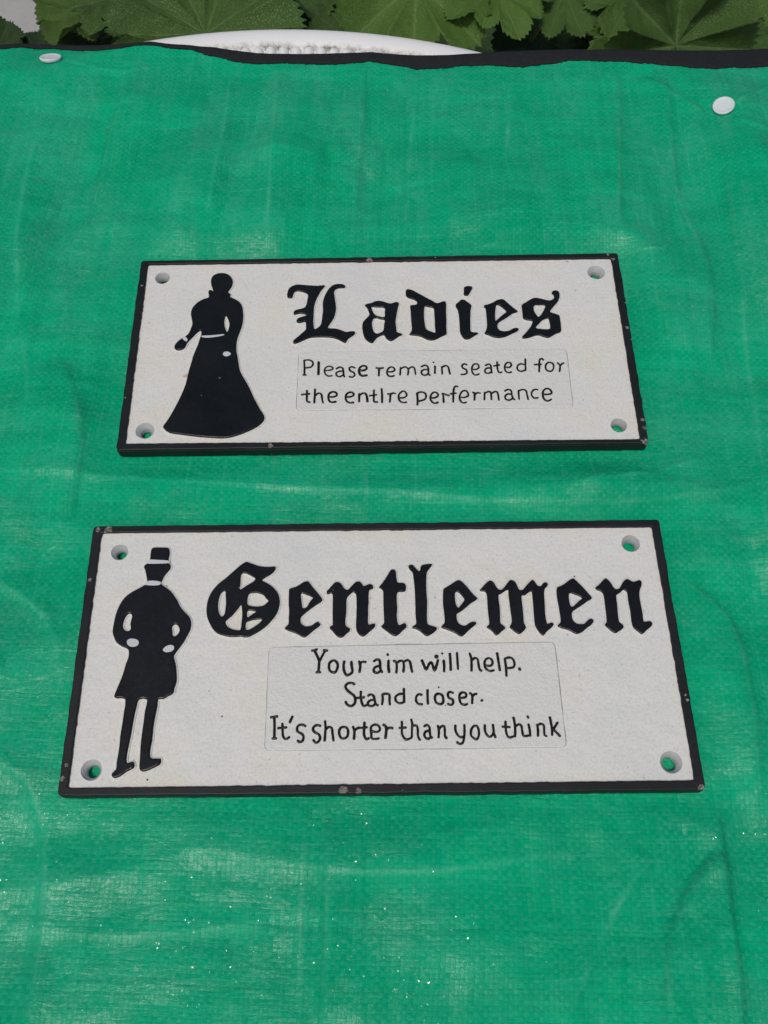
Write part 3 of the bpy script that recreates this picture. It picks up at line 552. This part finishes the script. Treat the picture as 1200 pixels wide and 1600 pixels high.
t = NT('panel_white'); p = t.geo(); t.set(Base_Color=t.mix(t.noise(p, 40, 4), (0.60, 0.61, 0.60), (0.655, 0.655, 0.63)), Roughness=0.55)
t.link(t.bump(t.math('ADD', t.noise(p, 800, 4, 0.7), t.noise(p, 250, 3)), 0.8, 0.0005), t.b.inputs['Normal']); M_PANEL = t.m
M_PAINT = simple('touched_up_white', (0.52, 0.55, 0.57), 0.5, 700, 0.5, 0.0003, 0.12)

M_SEAM = simple('grimy_seam', (0.22, 0.24, 0.25), 0.7, 300, 0.3, 0.0003, 0.45)
M_HOLE = simple('shaded_grimy_hole', (0.38, 0.40, 0.41), 0.6, 350, 0.8, 0.0008, 0.3)  # bluish shade inside the holes painted into their grimy colour
def mk(pts, z=ZT): return [(lambda q: (q.x, q.y, z, r))(P(a, b, z)) for a, b, r in pts]
sign('ladies_sign', 'white cast iron sign reading Ladies with black silhouette of a woman in long skirt',
     [(220.5,407),(965.5,395),(1014,692),(181,703)], [(231,412.5),(955,402.5),(1000.5,685.5),(195.5,692.5)],
     [(254,434.5,.0036,.0023),(931.7,425.5,.0043,.0023),(967,664.5,.0037,.0029),(226.5,673,.0042,.0023)],
     TITLE_L, SMALL_L, [(467,550),(885,545),(896,636.5),(463,641)], LADY, [LADY_GAP], list(LADY_PAINT.items()), 1.3,
     mk([(1011,690,.0030),(1006,668,.0016),(1004,655,.0014),(958,405,.0014),(988,530,.0009),(980,512,.0010),(577,407,.0026),(222,446,.0010),(423,697,.0016),(372,704,.0016),(950,398,.0010)]),
     mk([(293,588,.0020),(886,408,.0010)], ZF), (0.0038, 0.0052, 0.0056))
sign('gentlemen_sign', 'white cast iron sign reading Gentlemen with black silhouette of a man in top hat',
     [(146,822),(1029.5,811.5),(1103.5,1234),(89,1243.5)], [(158.5,832),(1019,822.5),(1086,1219),(105.5,1231)],
     [(187,863,.0036,.0021),(985.5,849,.0039,.0025),(1048.6,1191,.0042,.0027),(143,1203,.0040,.0025)],
     TITLE_G, SMALL_G, [(420.5,1011),(866.5,1002.5),(885.5,1167),(413.5,1173)], GENT, GENT_GAPS, GENT_PAINT, 5.7,
     mk([(1096,1232,.0022),(168,827,.0028),(152,828,.0016),(97,1216,.0014),(132,1247,.0012),(104,1196,.0010),(1074,1094,.0011),(1071,1086,.0008),(535,1234,.0024),(140,906,.0010),(560,1236,.0016)]),
     (), (0.0042, 0.0050, 0.0066))

# ------------------------------------------------------------------ garden table under the sheet
def fit_circle(pts):
    import numpy as np
    A = np.array([[2*q.x, 2*q.y, 1] for q in pts]); b = np.array([q.x**2+q.y**2 for q in pts])
    s = np.linalg.lstsq(A, b, rcond=None)[0]; return Vector((s[0], s[1], 0)), math.sqrt(s[2]+s[0]**2+s[1]**2)
ZR = -0.0034
rim_px = [(250,60),(290,55.5),(340,51),(400,47),(450,45.5),(500,46.5),(550,49.5),(600,54),(650,61),(700,70),(752,82)]
TC, TR_ = fit_circle([P(a, b, ZR-0.003) for a, b in rim_px])
print('table', TC, TR_)
M_TAB = NT('white_plastic'); p = M_TAB.geo()
d = M_TAB.n('VectorMath', {0: p, 1: (TC.x, TC.y, -0.004)}, operation='DISTANCE').outputs['Value']
groove = M_TAB.ramp(M_TAB.math('DIVIDE', M_TAB.math('SUBTRACT', TR_, d), 0.03), [(0.40, 0.0), (0.50, 1.0), (0.53, 1.0), (0.565, 0.0)])
gr = M_TAB.math('MULTIPLY', groove, M_TAB.ramp(M_TAB.noise(p, 190, 5, 0.7), [(0.42, 0.0), (0.66, 1.0)]))
cc = M_TAB.mix(M_TAB.noise(p, 30, 4), (0.68, 0.69, 0.71), (0.76, 0.77, 0.78))
cc = M_TAB.mix(M_TAB.ramp(M_TAB.noise(p, 400, 4, 0.7), [(0.6, 0.0), (0.8, 0.2)]), cc, (0.42, 0.40, 0.36))
M_TAB.set(Base_Color=M_TAB.mix(gr, cc, (0.16, 0.13, 0.09)), Roughness=0.5)
M_TAB.link(M_TAB.bump(M_TAB.noise(p, 500, 4, 0.7), 0.3, 0.0004), M_TAB.b.inputs['Normal']); M_TAB = M_TAB.m
GZ = -0.52
tab = empty('round_table', (TC.x, TC.y, GZ)); tag(tab, 'round white plastic garden table edge showing behind the tarpaulin', 'table')
def tp(nm, me, par=tab): me.transform(Matrix.Translation((0, 0, -GZ))); return link(nm, me, M_TAB, par)
wR = 0.0155
prof = [(TR_-0.004, ZR-0.030), (TR_-0.001, ZR-0.028), (TR_, ZR-0.012)]
for k in range(9):
    a = math.pi*k/8; prof.append((TR_-wR/2+wR/2*math.cos(a), ZR-0.0045+0.0045*math.sin(a)-(0.0008*k/8)))
prof += [(TR_-wR-0.0006, ZR-0.0055)]
tp('table_rim', lathe(prof, 180, (0, 0), 60))
tp('table_top', lathe([(TR_-wR+0.0004, ZR-0.0050), (TR_-wR-0.03, ZR-0.0050), (0.0005, ZR-0.0050)], 96, (0, 0), 60))
bm = bmesh.new(); bmesh.ops.create_uvsphere(bm, u_segments=12, v_segments=8, radius=1)
bmesh.ops.transform(bm, matrix=Matrix.Diagonal((0.0034, 0.0044, 0.0036, 1)), verts=bm.verts)
bme = bpy.data.meshes.new('bead'); bm.to_mesh(bme); bm.free()
for f in bme.polygons: f.use_smooth = True
for ring in range(1):
    rb = TR_-wR-0.0034; nb = int(2*math.pi*rb/0.00745)
    for k in range(nb):
        a = 2*math.pi*(k+0.5)/nb
        if not (R(58) < a < R(122)): continue
        o = link('bead', bme, M_TAB, tab); o.location = (rb*math.cos(a), rb*math.sin(a), ZR-0.0052-GZ); o.rotation_euler = (0, 0, a-math.pi/2)
for k in range(4):
    a = R(45+90*k); me = lathe([(0.013, 0), (0.017, 0.25), (0.02, 0.5)], 16, (0, 0), 60)
    lg = link('leg', me, M_TAB, tab); lg.location = (0.62*TR_*math.cos(a)*1.0, 0.62*TR_*math.sin(a), 0.0)

# ------------------------------------------------------------------ the tarpaulin
PR = [[P(a, b, ZT) for a, b in c] for c in ([(220.5,407),(965.5,395),(1014,692),(181,703)], [(146,822),(1029.5,811.5),(1102.5,1231),(89,1240)])]
boxes = [(min(q.x for q in c), max(q.x for q in c), min(q.y for q in c), max(q.y for q in c)) for c in PR]
def platedist(x, y):
    d = 9
    for x0, x1, y0, y1 in boxes:
        dx = max(x0-x, 0, x-x1); dy = max(y0-y, 0, y-y1); d = min(d, math.hypot(dx, dy))
    return d
CREASES = [ # picture polyline, height (mm), half-width (mm), step (mm)
 ([(215,100),(170,215),(150,300),(128,360),(60,430),(20,470)], 0.9, 5, 0.5),
 ([(360,120),(345,260),(325,345)], 0.5, 4, 0.2), ([(432,105),(424,300),(415,395)], 0.35, 3, 0.2), ([(572,103),(566,190),(558,330)], 0.5, 4, -0.2),
 ([(650,115),(640,240),(630,390)], 0.45, 4, 0.25), ([(800,108),(790,250),(780,385)], 0.35, 4, 0.2), ([(968,105),(966,260),(964,360)], 0.6, 5, -0.3), ([(1040,120),(1060,300),(1115,420),(1112,560)], 0.7, 6, -0.3),
 ([(1130,250),(1180,600),(1200,900)], 0.5, 5, 0.2), ([(1060,900),(1150,960),(1172,1080),(1190,1250)], 0.7, 5, -0.3),
 ([(505,1250),(512,1430),(503,1600)], 0.8, 4, 0.4), ([(480,1250),(470,1420),(468,1600)], 0.4, 4, 0), ([(1120,1250),(1135,1360),(1150,1500),(1160,1640)], 0.9, 4, -0.5),
 ([(1036,1660),(1040,1520),(1050,1440),(1085,1370),(1125,1330)], 0.6, 4, -0.5), ([(885,1600),(960,1420),(1020,1340)], 0.6, 7, 0.3),
 ([(-30,735),(250,752),(520,764),(900,792),(1100,780),(1230,740)], 0.55, 4, 0.2), ([(560,700),(575,760),(570,812)], 0.4, 4, 0),
 ([(-20,900),(80,960),(100,1100)], 0.6, 6, 0.3), ([(-20,1180),(60,1230),(70,1400),(40,1620)], 0.8, 5, 0.3), ([(100,560),(140,680),(110,800)], 0.6, 6, -0.3), ([(60,180),(20,420),(50,640)], 0.6, 7, 0.3),
 ([(280,1330),(620,1375),(900,1330)], 0.5, 6, 0.3), ([(0,1450),(200,1470),(420,1440)], 0.4, 4, 0.2), ([(1000,395),(1030,398),(1048,380)], 0.5, 2, 0), ([(690,392),(760,384),(800,386)], 0.35, 2, 0),
 ([(1130,180),(1165,150),(1230,120)], 0.6, 3, 0.1), ([(1110,180),(1060,150),(1000,120)], 0.6, 4, 0.2), ([(1145,185),(1180,200),(1240,215)], 0.5, 3, 0.1), ([(110,100),(180,118),(240,110)], 0.4, 3, 0.1), ([(900,760),(1010,745),(1100,720)], 0.45, 3, 0.1)]
def chaikin(pl, n=2):
    for _ in range(n):
        q = [pl[0]]
        for (a, b), (c, d) in zip(pl, pl[1:]): q += [(a*.75+c*.25, b*.75+d*.25), (a*.25+c*.75, b*.25+d*.75)]
        pl = q+[pl[-1]]
    return pl
CR = [([P(a, b) for a, b in chaikin(pl)], h*1e-3, w*1e-3, s*1e-3) for pl, h, w, s in CREASES]
CRB = [(min(q.x for q in pl)-5*w, max(q.x for q in pl)+5*w, min(q.y for q in pl)-5*w, max(q.y for q in pl)+5*w) for pl, h, w, s in CR]
RIV = [P(79, 90), P(1130.5, 165)]
def sheet_low(x, y):
    """broad shape of the sheet: lies on the table top, sinks a little beyond its edge"""
    d = math.hypot(x-TC.x, y-TC.y); e = max(0.0, d-TR_+0.006)
    z = 0.0-min(e*e*(1.0 if x > 0 else 1.6), 0.06)
    q = RIV[0]; r2 = ((x-q.x)**2+(y-q.y)**2)/0.028**2
    if r2 < 9: z -= 0.30*(y-q.y)*math.exp(-r2)
    q = RIV[1]; r2 = ((x-q.x)**2+(y-q.y)**2)/0.020**2
    if r2 < 9: z -= 0.20*(y-q.y)*-1.0*-1.0*math.exp(-r2)*-1.0
    return z
CREASE = [0.0]
def sheet(x, y):
    CREASE[0] = 0.0
    z = sheet_low(x, y)
    m = min(1.0, max(0.0, (platedist(x, y)-0.002)/0.018)); m = m*m*(3-2*m)
    fd = min(1.0, max(0.12, (0.465-y)/0.07)); far_ = min(1.0, max(0.0, (y-0.20)/0.12))
    w = fd*(far_*0.0095*noise.noise(Vector((x*17+y*2, y*3.5, 2.1)))+far_*0.0060*abs(noise.noise(Vector((x*24-y*3, y*5, 12.1))))+0.0040*noise.noise(Vector((x*11, y*17, 22.1))))+0.0014*noise.noise(Vector((x*26, y*11, 7.7)))
    w += 0.0070*fd*abs(noise.noise(Vector((x*13+y*3, y*7-x*2, 4.4))))-0.0055*fd*abs(noise.noise(Vector((x*6-y*4, y*19+x*3, 9.1))))+0.0013*abs(noise.noise(Vector((x*60, y*22, 1.1))))
    w += 0.00035*noise.noise(Vector((x*55, y*130, 3.3)))+0.00022*noise.noise(Vector((x*170, y*60, 5.3)))
    for (pl, h, wd, st), (x0, x1, y0, y1) in zip(CR, CRB):
        if x < x0 or x > x1 or y < y0 or y > y1: continue
        best = 9; sg = 1; tt = 0
        for i in range(len(pl)-1):
            ax, ay, bx, by = pl[i].x, pl[i].y, pl[i+1].x, pl[i+1].y
            dx, dy = bx-ax, by-ay; L2 = dx*dx+dy*dy; s = max(0, min(1, ((x-ax)*dx+(y-ay)*dy)/L2))
            ex, ey = x-ax-s*dx, y-ay-s*dy; dd = math.hypot(ex, ey)
            if dd < best: best = dd; sg = 1 if dx*ey-dy*ex > 0 else -1; tt = (i+s)/(len(pl)-1)
        k = best/(wd*0.7); CREASE[0] = max(CREASE[0], math.exp(-(best/0.0009)**2)*min(1, 2.5*tt, 2.5*(1-tt)+0.02)*(0.08+0.6*max(0, noise.noise(Vector((x*70, y*70, 6.6)))+0.4)))
        if k < 5: w += 2.2*(h*math.exp(-k)*0.8+2.2*st*sg*(1-math.exp(-k*1.5))*math.exp(-k*0.35))*min(1, 6*tt, 6*(1-tt)+0.05)
    return z+w*(0.12+0.88*m)-0.0012*(1-m)*0.25-(0.0006 if m < 0.02 else 0.0006*(1-m))
def on_sheet(px, py, f=sheet_low, dz=0):
    z = 0.0
    for _ in range(12): p = P(px, py, z+dz); z = 0.5*z+0.5*f(p.x, p.y)
    return P(px, py, z+dz)
near = [(-60,76),(0,77),(35,73),(60,75),(100,76.5),(140,78.5),(185,77),(205,73.5),(230,71.5),(245,73),(270,77),(300,79.5),(320,84),(345,90),(370,96),(400,99),(450,99.5),(500,101),(545,99.5),(575,96),(610,99),(650,104),(690,103.5),(730,101),(775,101),(820,101),(865,97.5),(885,95.5),(920,94),(950,94.8),(980,97),(1010,99),(1050,103.5),(1080,106),(1120,106.5),(1160,104.5),(1200,102),(1260,101)]
far = [(-60,71),(0,71),(35,68.5),(70,71),(130,71.5),(180,70.5),(215,67),(235,65.5),(265,69),(300,71.5),(335,74),(360,78),(400,83),(450,84.5),(500,84),(550,82.5),(580,81.5),(620,85),(660,86.5),(700,86),(740,83.5),(800,79.5),(875,77.5),(950,77.3),(1050,78.5),(1125,79),(1150,77.5),(1200,76),(1260,75)]
def interp(tab, x):
    if x <= tab[0][0]: return tab[0][1]
    for (a, b), (c, d) in zip(tab, tab[1:]):
        if x <= c: return b+(d-b)*(x-a)/(c-a)
    return tab[-1][1]
N = 400; nearW = []; farW = []
for i in range(N+1):
    px = -60+1320*i/N
    nearW.append(on_sheet(px, interp(near, px), sheet_low, 0.0010)); farW.append(on_sheet(px, interp(far, px), sheet_low, 0.0008))
hx = [(q.x, q.y) for q in nearW]
def hem_y(x):
    if x < hx[0][0]: return hx[0][1]
    if x > hx[-1][0]: return hx[-1][1]
    return interp(hx, x)
YB = P(600, 1600).y-0.05; X0, X1 = hx[0][0]-0.05, hx[-1][0]+0.05
NX, NY = 640, 540; vs = []; fs = []; cra = []
for i in range(NX+1):
    x = X0+(X1-X0)*i/NX; yt = hem_y(x)+0.002
    for j in range(NY+1):
        y = YB+(yt-YB)*j/NY; vs.append((x, y, sheet(x, y))); cra.append(CREASE[0])
for i in range(NX):
    for j in range(NY):
        a = i*(NY+1)+j; fs.append((a, a+NY+1, a+NY+2, a+1))
tarp = empty('tarpaulin', (0, hem_y(0), 0)); tag(tarp, 'crumpled green woven plastic tarpaulin with black hem under both signs', 'tarpaulin')
off = Matrix.Translation((0, -hem_y(0), 0))
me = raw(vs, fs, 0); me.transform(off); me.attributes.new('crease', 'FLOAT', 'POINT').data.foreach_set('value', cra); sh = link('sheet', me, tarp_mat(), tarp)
# binding tape folded round the far edge
vs = []; fs = []; prof = [(-0.02, -0.0016), (-0.03, 0.0), (0.0, 0.0007), (0.12, 0.0011), (0.45, 0.0010), (0.8, 0.0012), (0.97, 0.0008), (1.04, 0.0), (1.03, -0.0010), (0.95, -0.0018)]
m_ = len(prof)
fullN = []; 
for i in range(-40, N+41):
    j = max(0, min(N, i)); sh_ = Vector(((i-j)*0.0016, 0, 0)); fullN.append((nearW[j]+sh_, farW[j]+sh_, i))
for a, b, i in fullN:
    pk = 0.0007*noise.noise(Vector((i*0.9, 0, 0)))+0.00045*noise.noise(Vector((i*0.31, 4, 0)))
    for s, dz in prof:
        q = a.lerp(b, s); 
        if s < 0.3: q.y += pk
        q.z = (sheet(a.x, min(a.y, hem_y(a.x)))*(1-s)+sheet_low(b.x, b.y)*s)+dz+0.00025+0.00025*noise.noise(Vector((i*0.12, s*2, 8)))
        vs.append(q)
for i in range(len(fullN)-1):
    for k in range(m_-1): fs.append((i*m_+k, i*m_+k+1, (i+1)*m_+k+1, (i+1)*m_+k))
me = raw(vs, fs, 0); me.flip_normals(); me.transform(off); link('hem_tape', me, binding_mat(), tarp)
M_RIV = simple('white_button_plastic', (0.60, 0.66, 0.69), 0.4, 200, 0.2, 0.0003, 0.06)
for (px, py, r, lab) in ((79, 90, 0.0062, 'white plastic button at the left end of the hem'), (1130.5, 165, 0.0059, 'white plastic button near the top right corner')):
    q = on_sheet(px, py, sheet, 0.0012); e = 0.004
    nx = -(sheet(q.x+e, q.y)-sheet(q.x-e, q.y))/(2*e); ny = -(sheet(q.x, q.y+e)-sheet(q.x, q.y-e))/(2*e)
    if px < 200: ny += 0.12; 
    else: ny -= 0.10
    me = lathe([(r*0.9, -0.0012), (r, -0.0002), (r*0.99, 0.0003), (r*0.95, 0.00065), (r*0.88, 0.0007), (r*0.82, 0.00045), (r*0.5, 0.0004), (0.00001, 0.0004)], 40, (0, 0), 50)
    o = link('button', me, M_RIV, tarp); o['label'] = lab
    o.rotation_mode = 'QUATERNION'; o.rotation_quaternion = Vector((nx, ny, 1)).normalized().to_track_quat('Z', 'Y'); o.location = q-Vector((0, hem_y(0), 0))

# ------------------------------------------------------------------ paving and soil behind
M_SLAB = NT('pale_concrete'); p = M_SLAB.geo()
n1 = M_SLAB.noise(p, 9, 5, 0.65); n2 = M_SLAB.noise(p, 120, 5, 0.7); ri = M_SLAB.n('ObjectInfo').outputs['Random']
cc = M_SLAB.mix(n1, (0.30, 0.30, 0.31), (0.47, 0.465, 0.46)); cc = M_SLAB.mix(M_SLAB.math('MULTIPLY', n2, 0.35), cc, (0.22, 0.21, 0.20)); cc = M_SLAB.mix(M_SLAB.math('MULTIPLY', ri, 0.25), cc, (0.33, 0.31, 0.28))
M_SLAB.set(Base_Color=cc, Roughness=0.85); M_SLAB.link(M_SLAB.bump(n2, 0.6, 0.003), M_SLAB.b.inputs['Normal']); M_SLAB = M_SLAB.m
M_SOIL = simple('dark_soil', (0.045, 0.038, 0.030), 0.95, 90, 1.0, 0.01, 0.4)
vs = []; fs = []; n = 60
for i in range(n+1):
    for j in range(n+1):
        x = -4+8*i/n; y = -3+9*j/n; vs.append((x, y, GZ-0.03+0.006*noise.noise(Vector((x*6, y*6, 0)))))
for i in range(n):
    for j in range(n): a = i*(n+1)+j; fs.append((a, a+n+1, a+n+2, a+1))
tag(link('ground', raw(vs, fs, 0), M_SOIL), kind='structure')
pav = empty('paving', (0, 0, GZ)); pav['kind'] = 'structure'
bm = bmesh.new(); bmesh.ops.create_cube(bm, size=1); bmesh.ops.transform(bm, matrix=Matrix.Diagonal((0.292, 0.292, 0.05, 1)), verts=bm.verts)
bmesh.ops.bevel(bm, geom=bm.edges[:], offset=0.006, segments=2, affect='EDGES')
sme = bpy.data.meshes.new('paving_slab'); bm.to_mesh(sme); bm.free()
for f in sme.polygons: f.use_smooth = True
sme.set_sharp_from_angle(angle=R(35))
for i in range(-7, 8):
    for j in range(-2, 12):
        o = link('paving_slab', sme, M_SLAB, pav)
        o.location = (i*0.30+0.07+random.uniform(-.002, .002), j*0.30+random.uniform(-.002, .002), -0.025+random.uniform(-.003, .003)); o.rotation_euler = (random.uniform(-.006, .006), random.uniform(-.006, .006), random.uniform(-.006, .006))

# ------------------------------------------------------------------ leafy plants behind the table
def leaf_mesh(seed, lobes=9, fold=0.10, cup=0.16):
    rnd = random.Random(seed); NA, NR = lobes*18, 22; A = R(168); vs = []; fs = []; uvs = []
    lr = [rnd.uniform(0.86, 1.06) for _ in range(lobes)]
    for i in range(NA+1):
        s = i/NA; th = -A+2*A*s; lp = s*lobes; li = min(lobes-1, int(lp)); u = (lp-li)*2-1
        rad = lr[li]*(0.86+0.14*math.cos(u*math.pi/2)**0.8 if abs(u) < 1 else 0.86)*(1-0.20*(abs(th)/A)**4)
        if i % 2: rad *= 1.05+0.02*rnd.random()
        for j in range(NR+1):
            v = j/NR; r = rad*v
            z = fold*1.35*v*(abs(u)**1.3)*(0.35+0.65*v)+0.012*v*math.sin((v*11-abs(u)*3.6)*2*math.pi)*min(1, 3*abs(u))
            z += cup*v*v*0.7+0.07*v*v*noise.noise(Vector((math.sin(th)*1.4*v, math.cos(th)*1.4*v, seed*3.1)))*3
            z += 0.022*noise.noise(Vector((math.sin(th)*7*v, math.cos(th)*7*v, seed)))+0.010*noise.noise(Vector((math.sin(th)*20*v, math.cos(th)*20*v, seed)))
            if j == NR: z -= 0.03*rnd.random()
            vs.append((math.sin(th)*r, math.cos(th)*r, z)); uvs.append((u, v))
    for i in range(NA):
        for j in range(NR):
            a = i*(NR+1)+j; fs.append((a, a+NR+1, a+NR+2, a+1) if j else (a, a+NR+2, a+1))
    me = bpy.data.meshes.new('leaf'); me.from_pydata(vs, [], fs); me.flip_normals()
    ul = me.uv_layers.new(name='UVMap')
    for pf in me.polygons:
        pf.use_smooth = True
        us = [uvs[me.loops[l].vertex_index][0] for l in pf.loop_indices]; big = max(us)-min(us) > 1.2
        for l in pf.loop_indices:
            u, v = uvs[me.loops[l].vertex_index]
            if big and u < -0.9: u = 1.0
            ul.data[l].uv = (u, v)
    return me
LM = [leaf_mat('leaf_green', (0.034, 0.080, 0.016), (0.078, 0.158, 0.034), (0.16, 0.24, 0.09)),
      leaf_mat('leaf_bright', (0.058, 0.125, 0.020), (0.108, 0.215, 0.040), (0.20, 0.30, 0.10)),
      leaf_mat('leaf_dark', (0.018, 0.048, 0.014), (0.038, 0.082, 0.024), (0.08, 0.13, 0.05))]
LMESH = {}
for mi in range(3):
    for s_ in range(4):
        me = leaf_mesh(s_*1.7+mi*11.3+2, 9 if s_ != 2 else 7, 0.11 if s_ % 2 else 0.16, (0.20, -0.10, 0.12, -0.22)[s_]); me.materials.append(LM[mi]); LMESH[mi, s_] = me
fan = leaf_mesh(31.4, 7, 0.34, 0.10); fan.materials.append(LM[0]); LMESH[0, 9] = fan
fan2 = leaf_mesh(17.9, 7, 0.24, -0.16); fan2.materials.append(LM[1]); LMESH[1, 9] = fan2
M_STEM = simple('pale_green_stem', (0.15, 0.19, 0.07), 0.6, 150, 0.3, 0.0005, 0.3)
def tube(p0, p1, p2, r0, r1, n=10, m=7):
    vs = []; fs = []
    for i in range(n+1):
        s = i/n; c = p0*(1-s)**2+p1*2*s*(1-s)+p2*s*s; t_ = ((p1-p0)*(1-s)+(p2-p1)*s).normalized()
        a = t_.orthogonal().normalized(); b = t_.cross(a); r = r0+(r1-r0)*s
        for k in range(m): an = 2*math.pi*k/m; vs.append(c+a*r*math.cos(an)+b*r*math.sin(an))
    for i in range(n):
        for k in range(m): fs.append((i*m+k, i*m+(k+1) % m, (i+1)*m+(k+1) % m, (i+1)*m+k))
    return raw(vs, fs, 0)
PLANTS = []
for (bx, by, lab) in ((-0.27, 0.66, 'leafy plant with lobed green leaves at the left, above the round button of the hem'),
                      (0.03, 0.72, 'leafy plant with broad pleated leaves behind the white table edge'),
                      (0.30, 0.66, 'leafy plant with fan-shaped toothed leaves behind the right part of the hem')):
    r_ = empty('leafy_plant', (bx, by, GZ)); tag(r_, lab, 'plant', 'leafy plants behind the table'); PLANTS.append(r_)
def add_leaf(pos, rad, head, pitch, roll, mi, si, flip=1):
    """head: direction the blade points (deg from +Y, clockwise); pitch: rise of the blade; roll: sideways tilt"""
    pl = min(PLANTS, key=lambda q: abs(q.location.x-pos.x))
    o = link('leaf', LMESH[mi, si], None, pl)
    o.matrix_local = Matrix.Translation(pos-pl.location) @ Matrix.Rotation(R(-head), 4, 'Z') @ Matrix.Rotation(R(pitch), 4, 'X') @ Matrix.Rotation(R(roll), 4, 'Y') @ Matrix.Diagonal((rad, rad, rad*flip, 1))
    b = Vector((pl.location.x+random.uniform(-.03, .03), pl.location.y+random.uniform(-.03, .03), GZ))
    mid = Vector(((pos.x+b.x)/2+random.uniform(-.03, .03), (pos.y+b.y)/2+0.03, (pos.z+b.z)/2+0.06))
    st = link('stem', tube(b-pl.location, mid-pl.location, pos-pl.location-Vector((0, 0, 0.0015)), 0.0028, 0.0016), M_STEM, pl)
# leaves that can be told apart (hub seen at x, y; height; radius; heading; pitch; roll; tone; shape)
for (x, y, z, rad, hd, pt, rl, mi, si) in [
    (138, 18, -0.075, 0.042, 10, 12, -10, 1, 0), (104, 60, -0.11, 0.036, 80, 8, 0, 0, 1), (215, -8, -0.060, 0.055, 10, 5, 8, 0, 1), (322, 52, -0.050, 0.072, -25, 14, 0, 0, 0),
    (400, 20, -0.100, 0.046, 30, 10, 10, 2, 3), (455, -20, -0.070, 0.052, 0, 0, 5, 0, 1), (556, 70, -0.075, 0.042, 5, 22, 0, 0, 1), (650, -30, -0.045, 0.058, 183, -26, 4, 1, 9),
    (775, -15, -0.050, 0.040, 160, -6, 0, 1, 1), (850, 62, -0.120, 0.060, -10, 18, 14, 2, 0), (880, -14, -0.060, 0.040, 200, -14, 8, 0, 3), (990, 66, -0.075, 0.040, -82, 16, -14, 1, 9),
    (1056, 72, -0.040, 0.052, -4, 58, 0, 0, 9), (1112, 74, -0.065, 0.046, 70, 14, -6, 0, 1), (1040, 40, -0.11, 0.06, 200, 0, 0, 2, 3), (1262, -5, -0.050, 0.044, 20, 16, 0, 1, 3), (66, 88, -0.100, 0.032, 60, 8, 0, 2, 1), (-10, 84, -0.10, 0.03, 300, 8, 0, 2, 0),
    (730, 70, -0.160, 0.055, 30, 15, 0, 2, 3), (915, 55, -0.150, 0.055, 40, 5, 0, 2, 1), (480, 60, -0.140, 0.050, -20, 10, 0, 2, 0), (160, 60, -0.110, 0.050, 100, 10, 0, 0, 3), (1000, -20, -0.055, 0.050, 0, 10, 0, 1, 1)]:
    add_leaf(P(x, y, z), rad, hd, pt, rl, mi, si)
random.seed(21)
for k in range(110):
    x = random.uniform(-0.75, 0.80); y = random.uniform(0.50, 1.35); z = random.uniform(-0.34, -0.09)+(y-0.6)*0.10
    # keep the gap with bare paving at the far left
    q = Vector((x, y, z))
    sxp = 600+FPX*x/(y*math.cos(_a*1)*0.9+0.12) if y else 0
    if x/y < -0.33 and y > 0.5: continue
    if math.hypot(x-TC.x, y-TC.y) < TR_+0.07 or x/y > 0.40: continue
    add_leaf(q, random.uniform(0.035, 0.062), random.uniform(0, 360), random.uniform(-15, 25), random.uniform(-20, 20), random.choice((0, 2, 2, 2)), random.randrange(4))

S.render.engine = 'CYCLES'; S.cycles.max_bounces = 8
S.render.resolution_x = 768; S.render.resolution_y = 1024
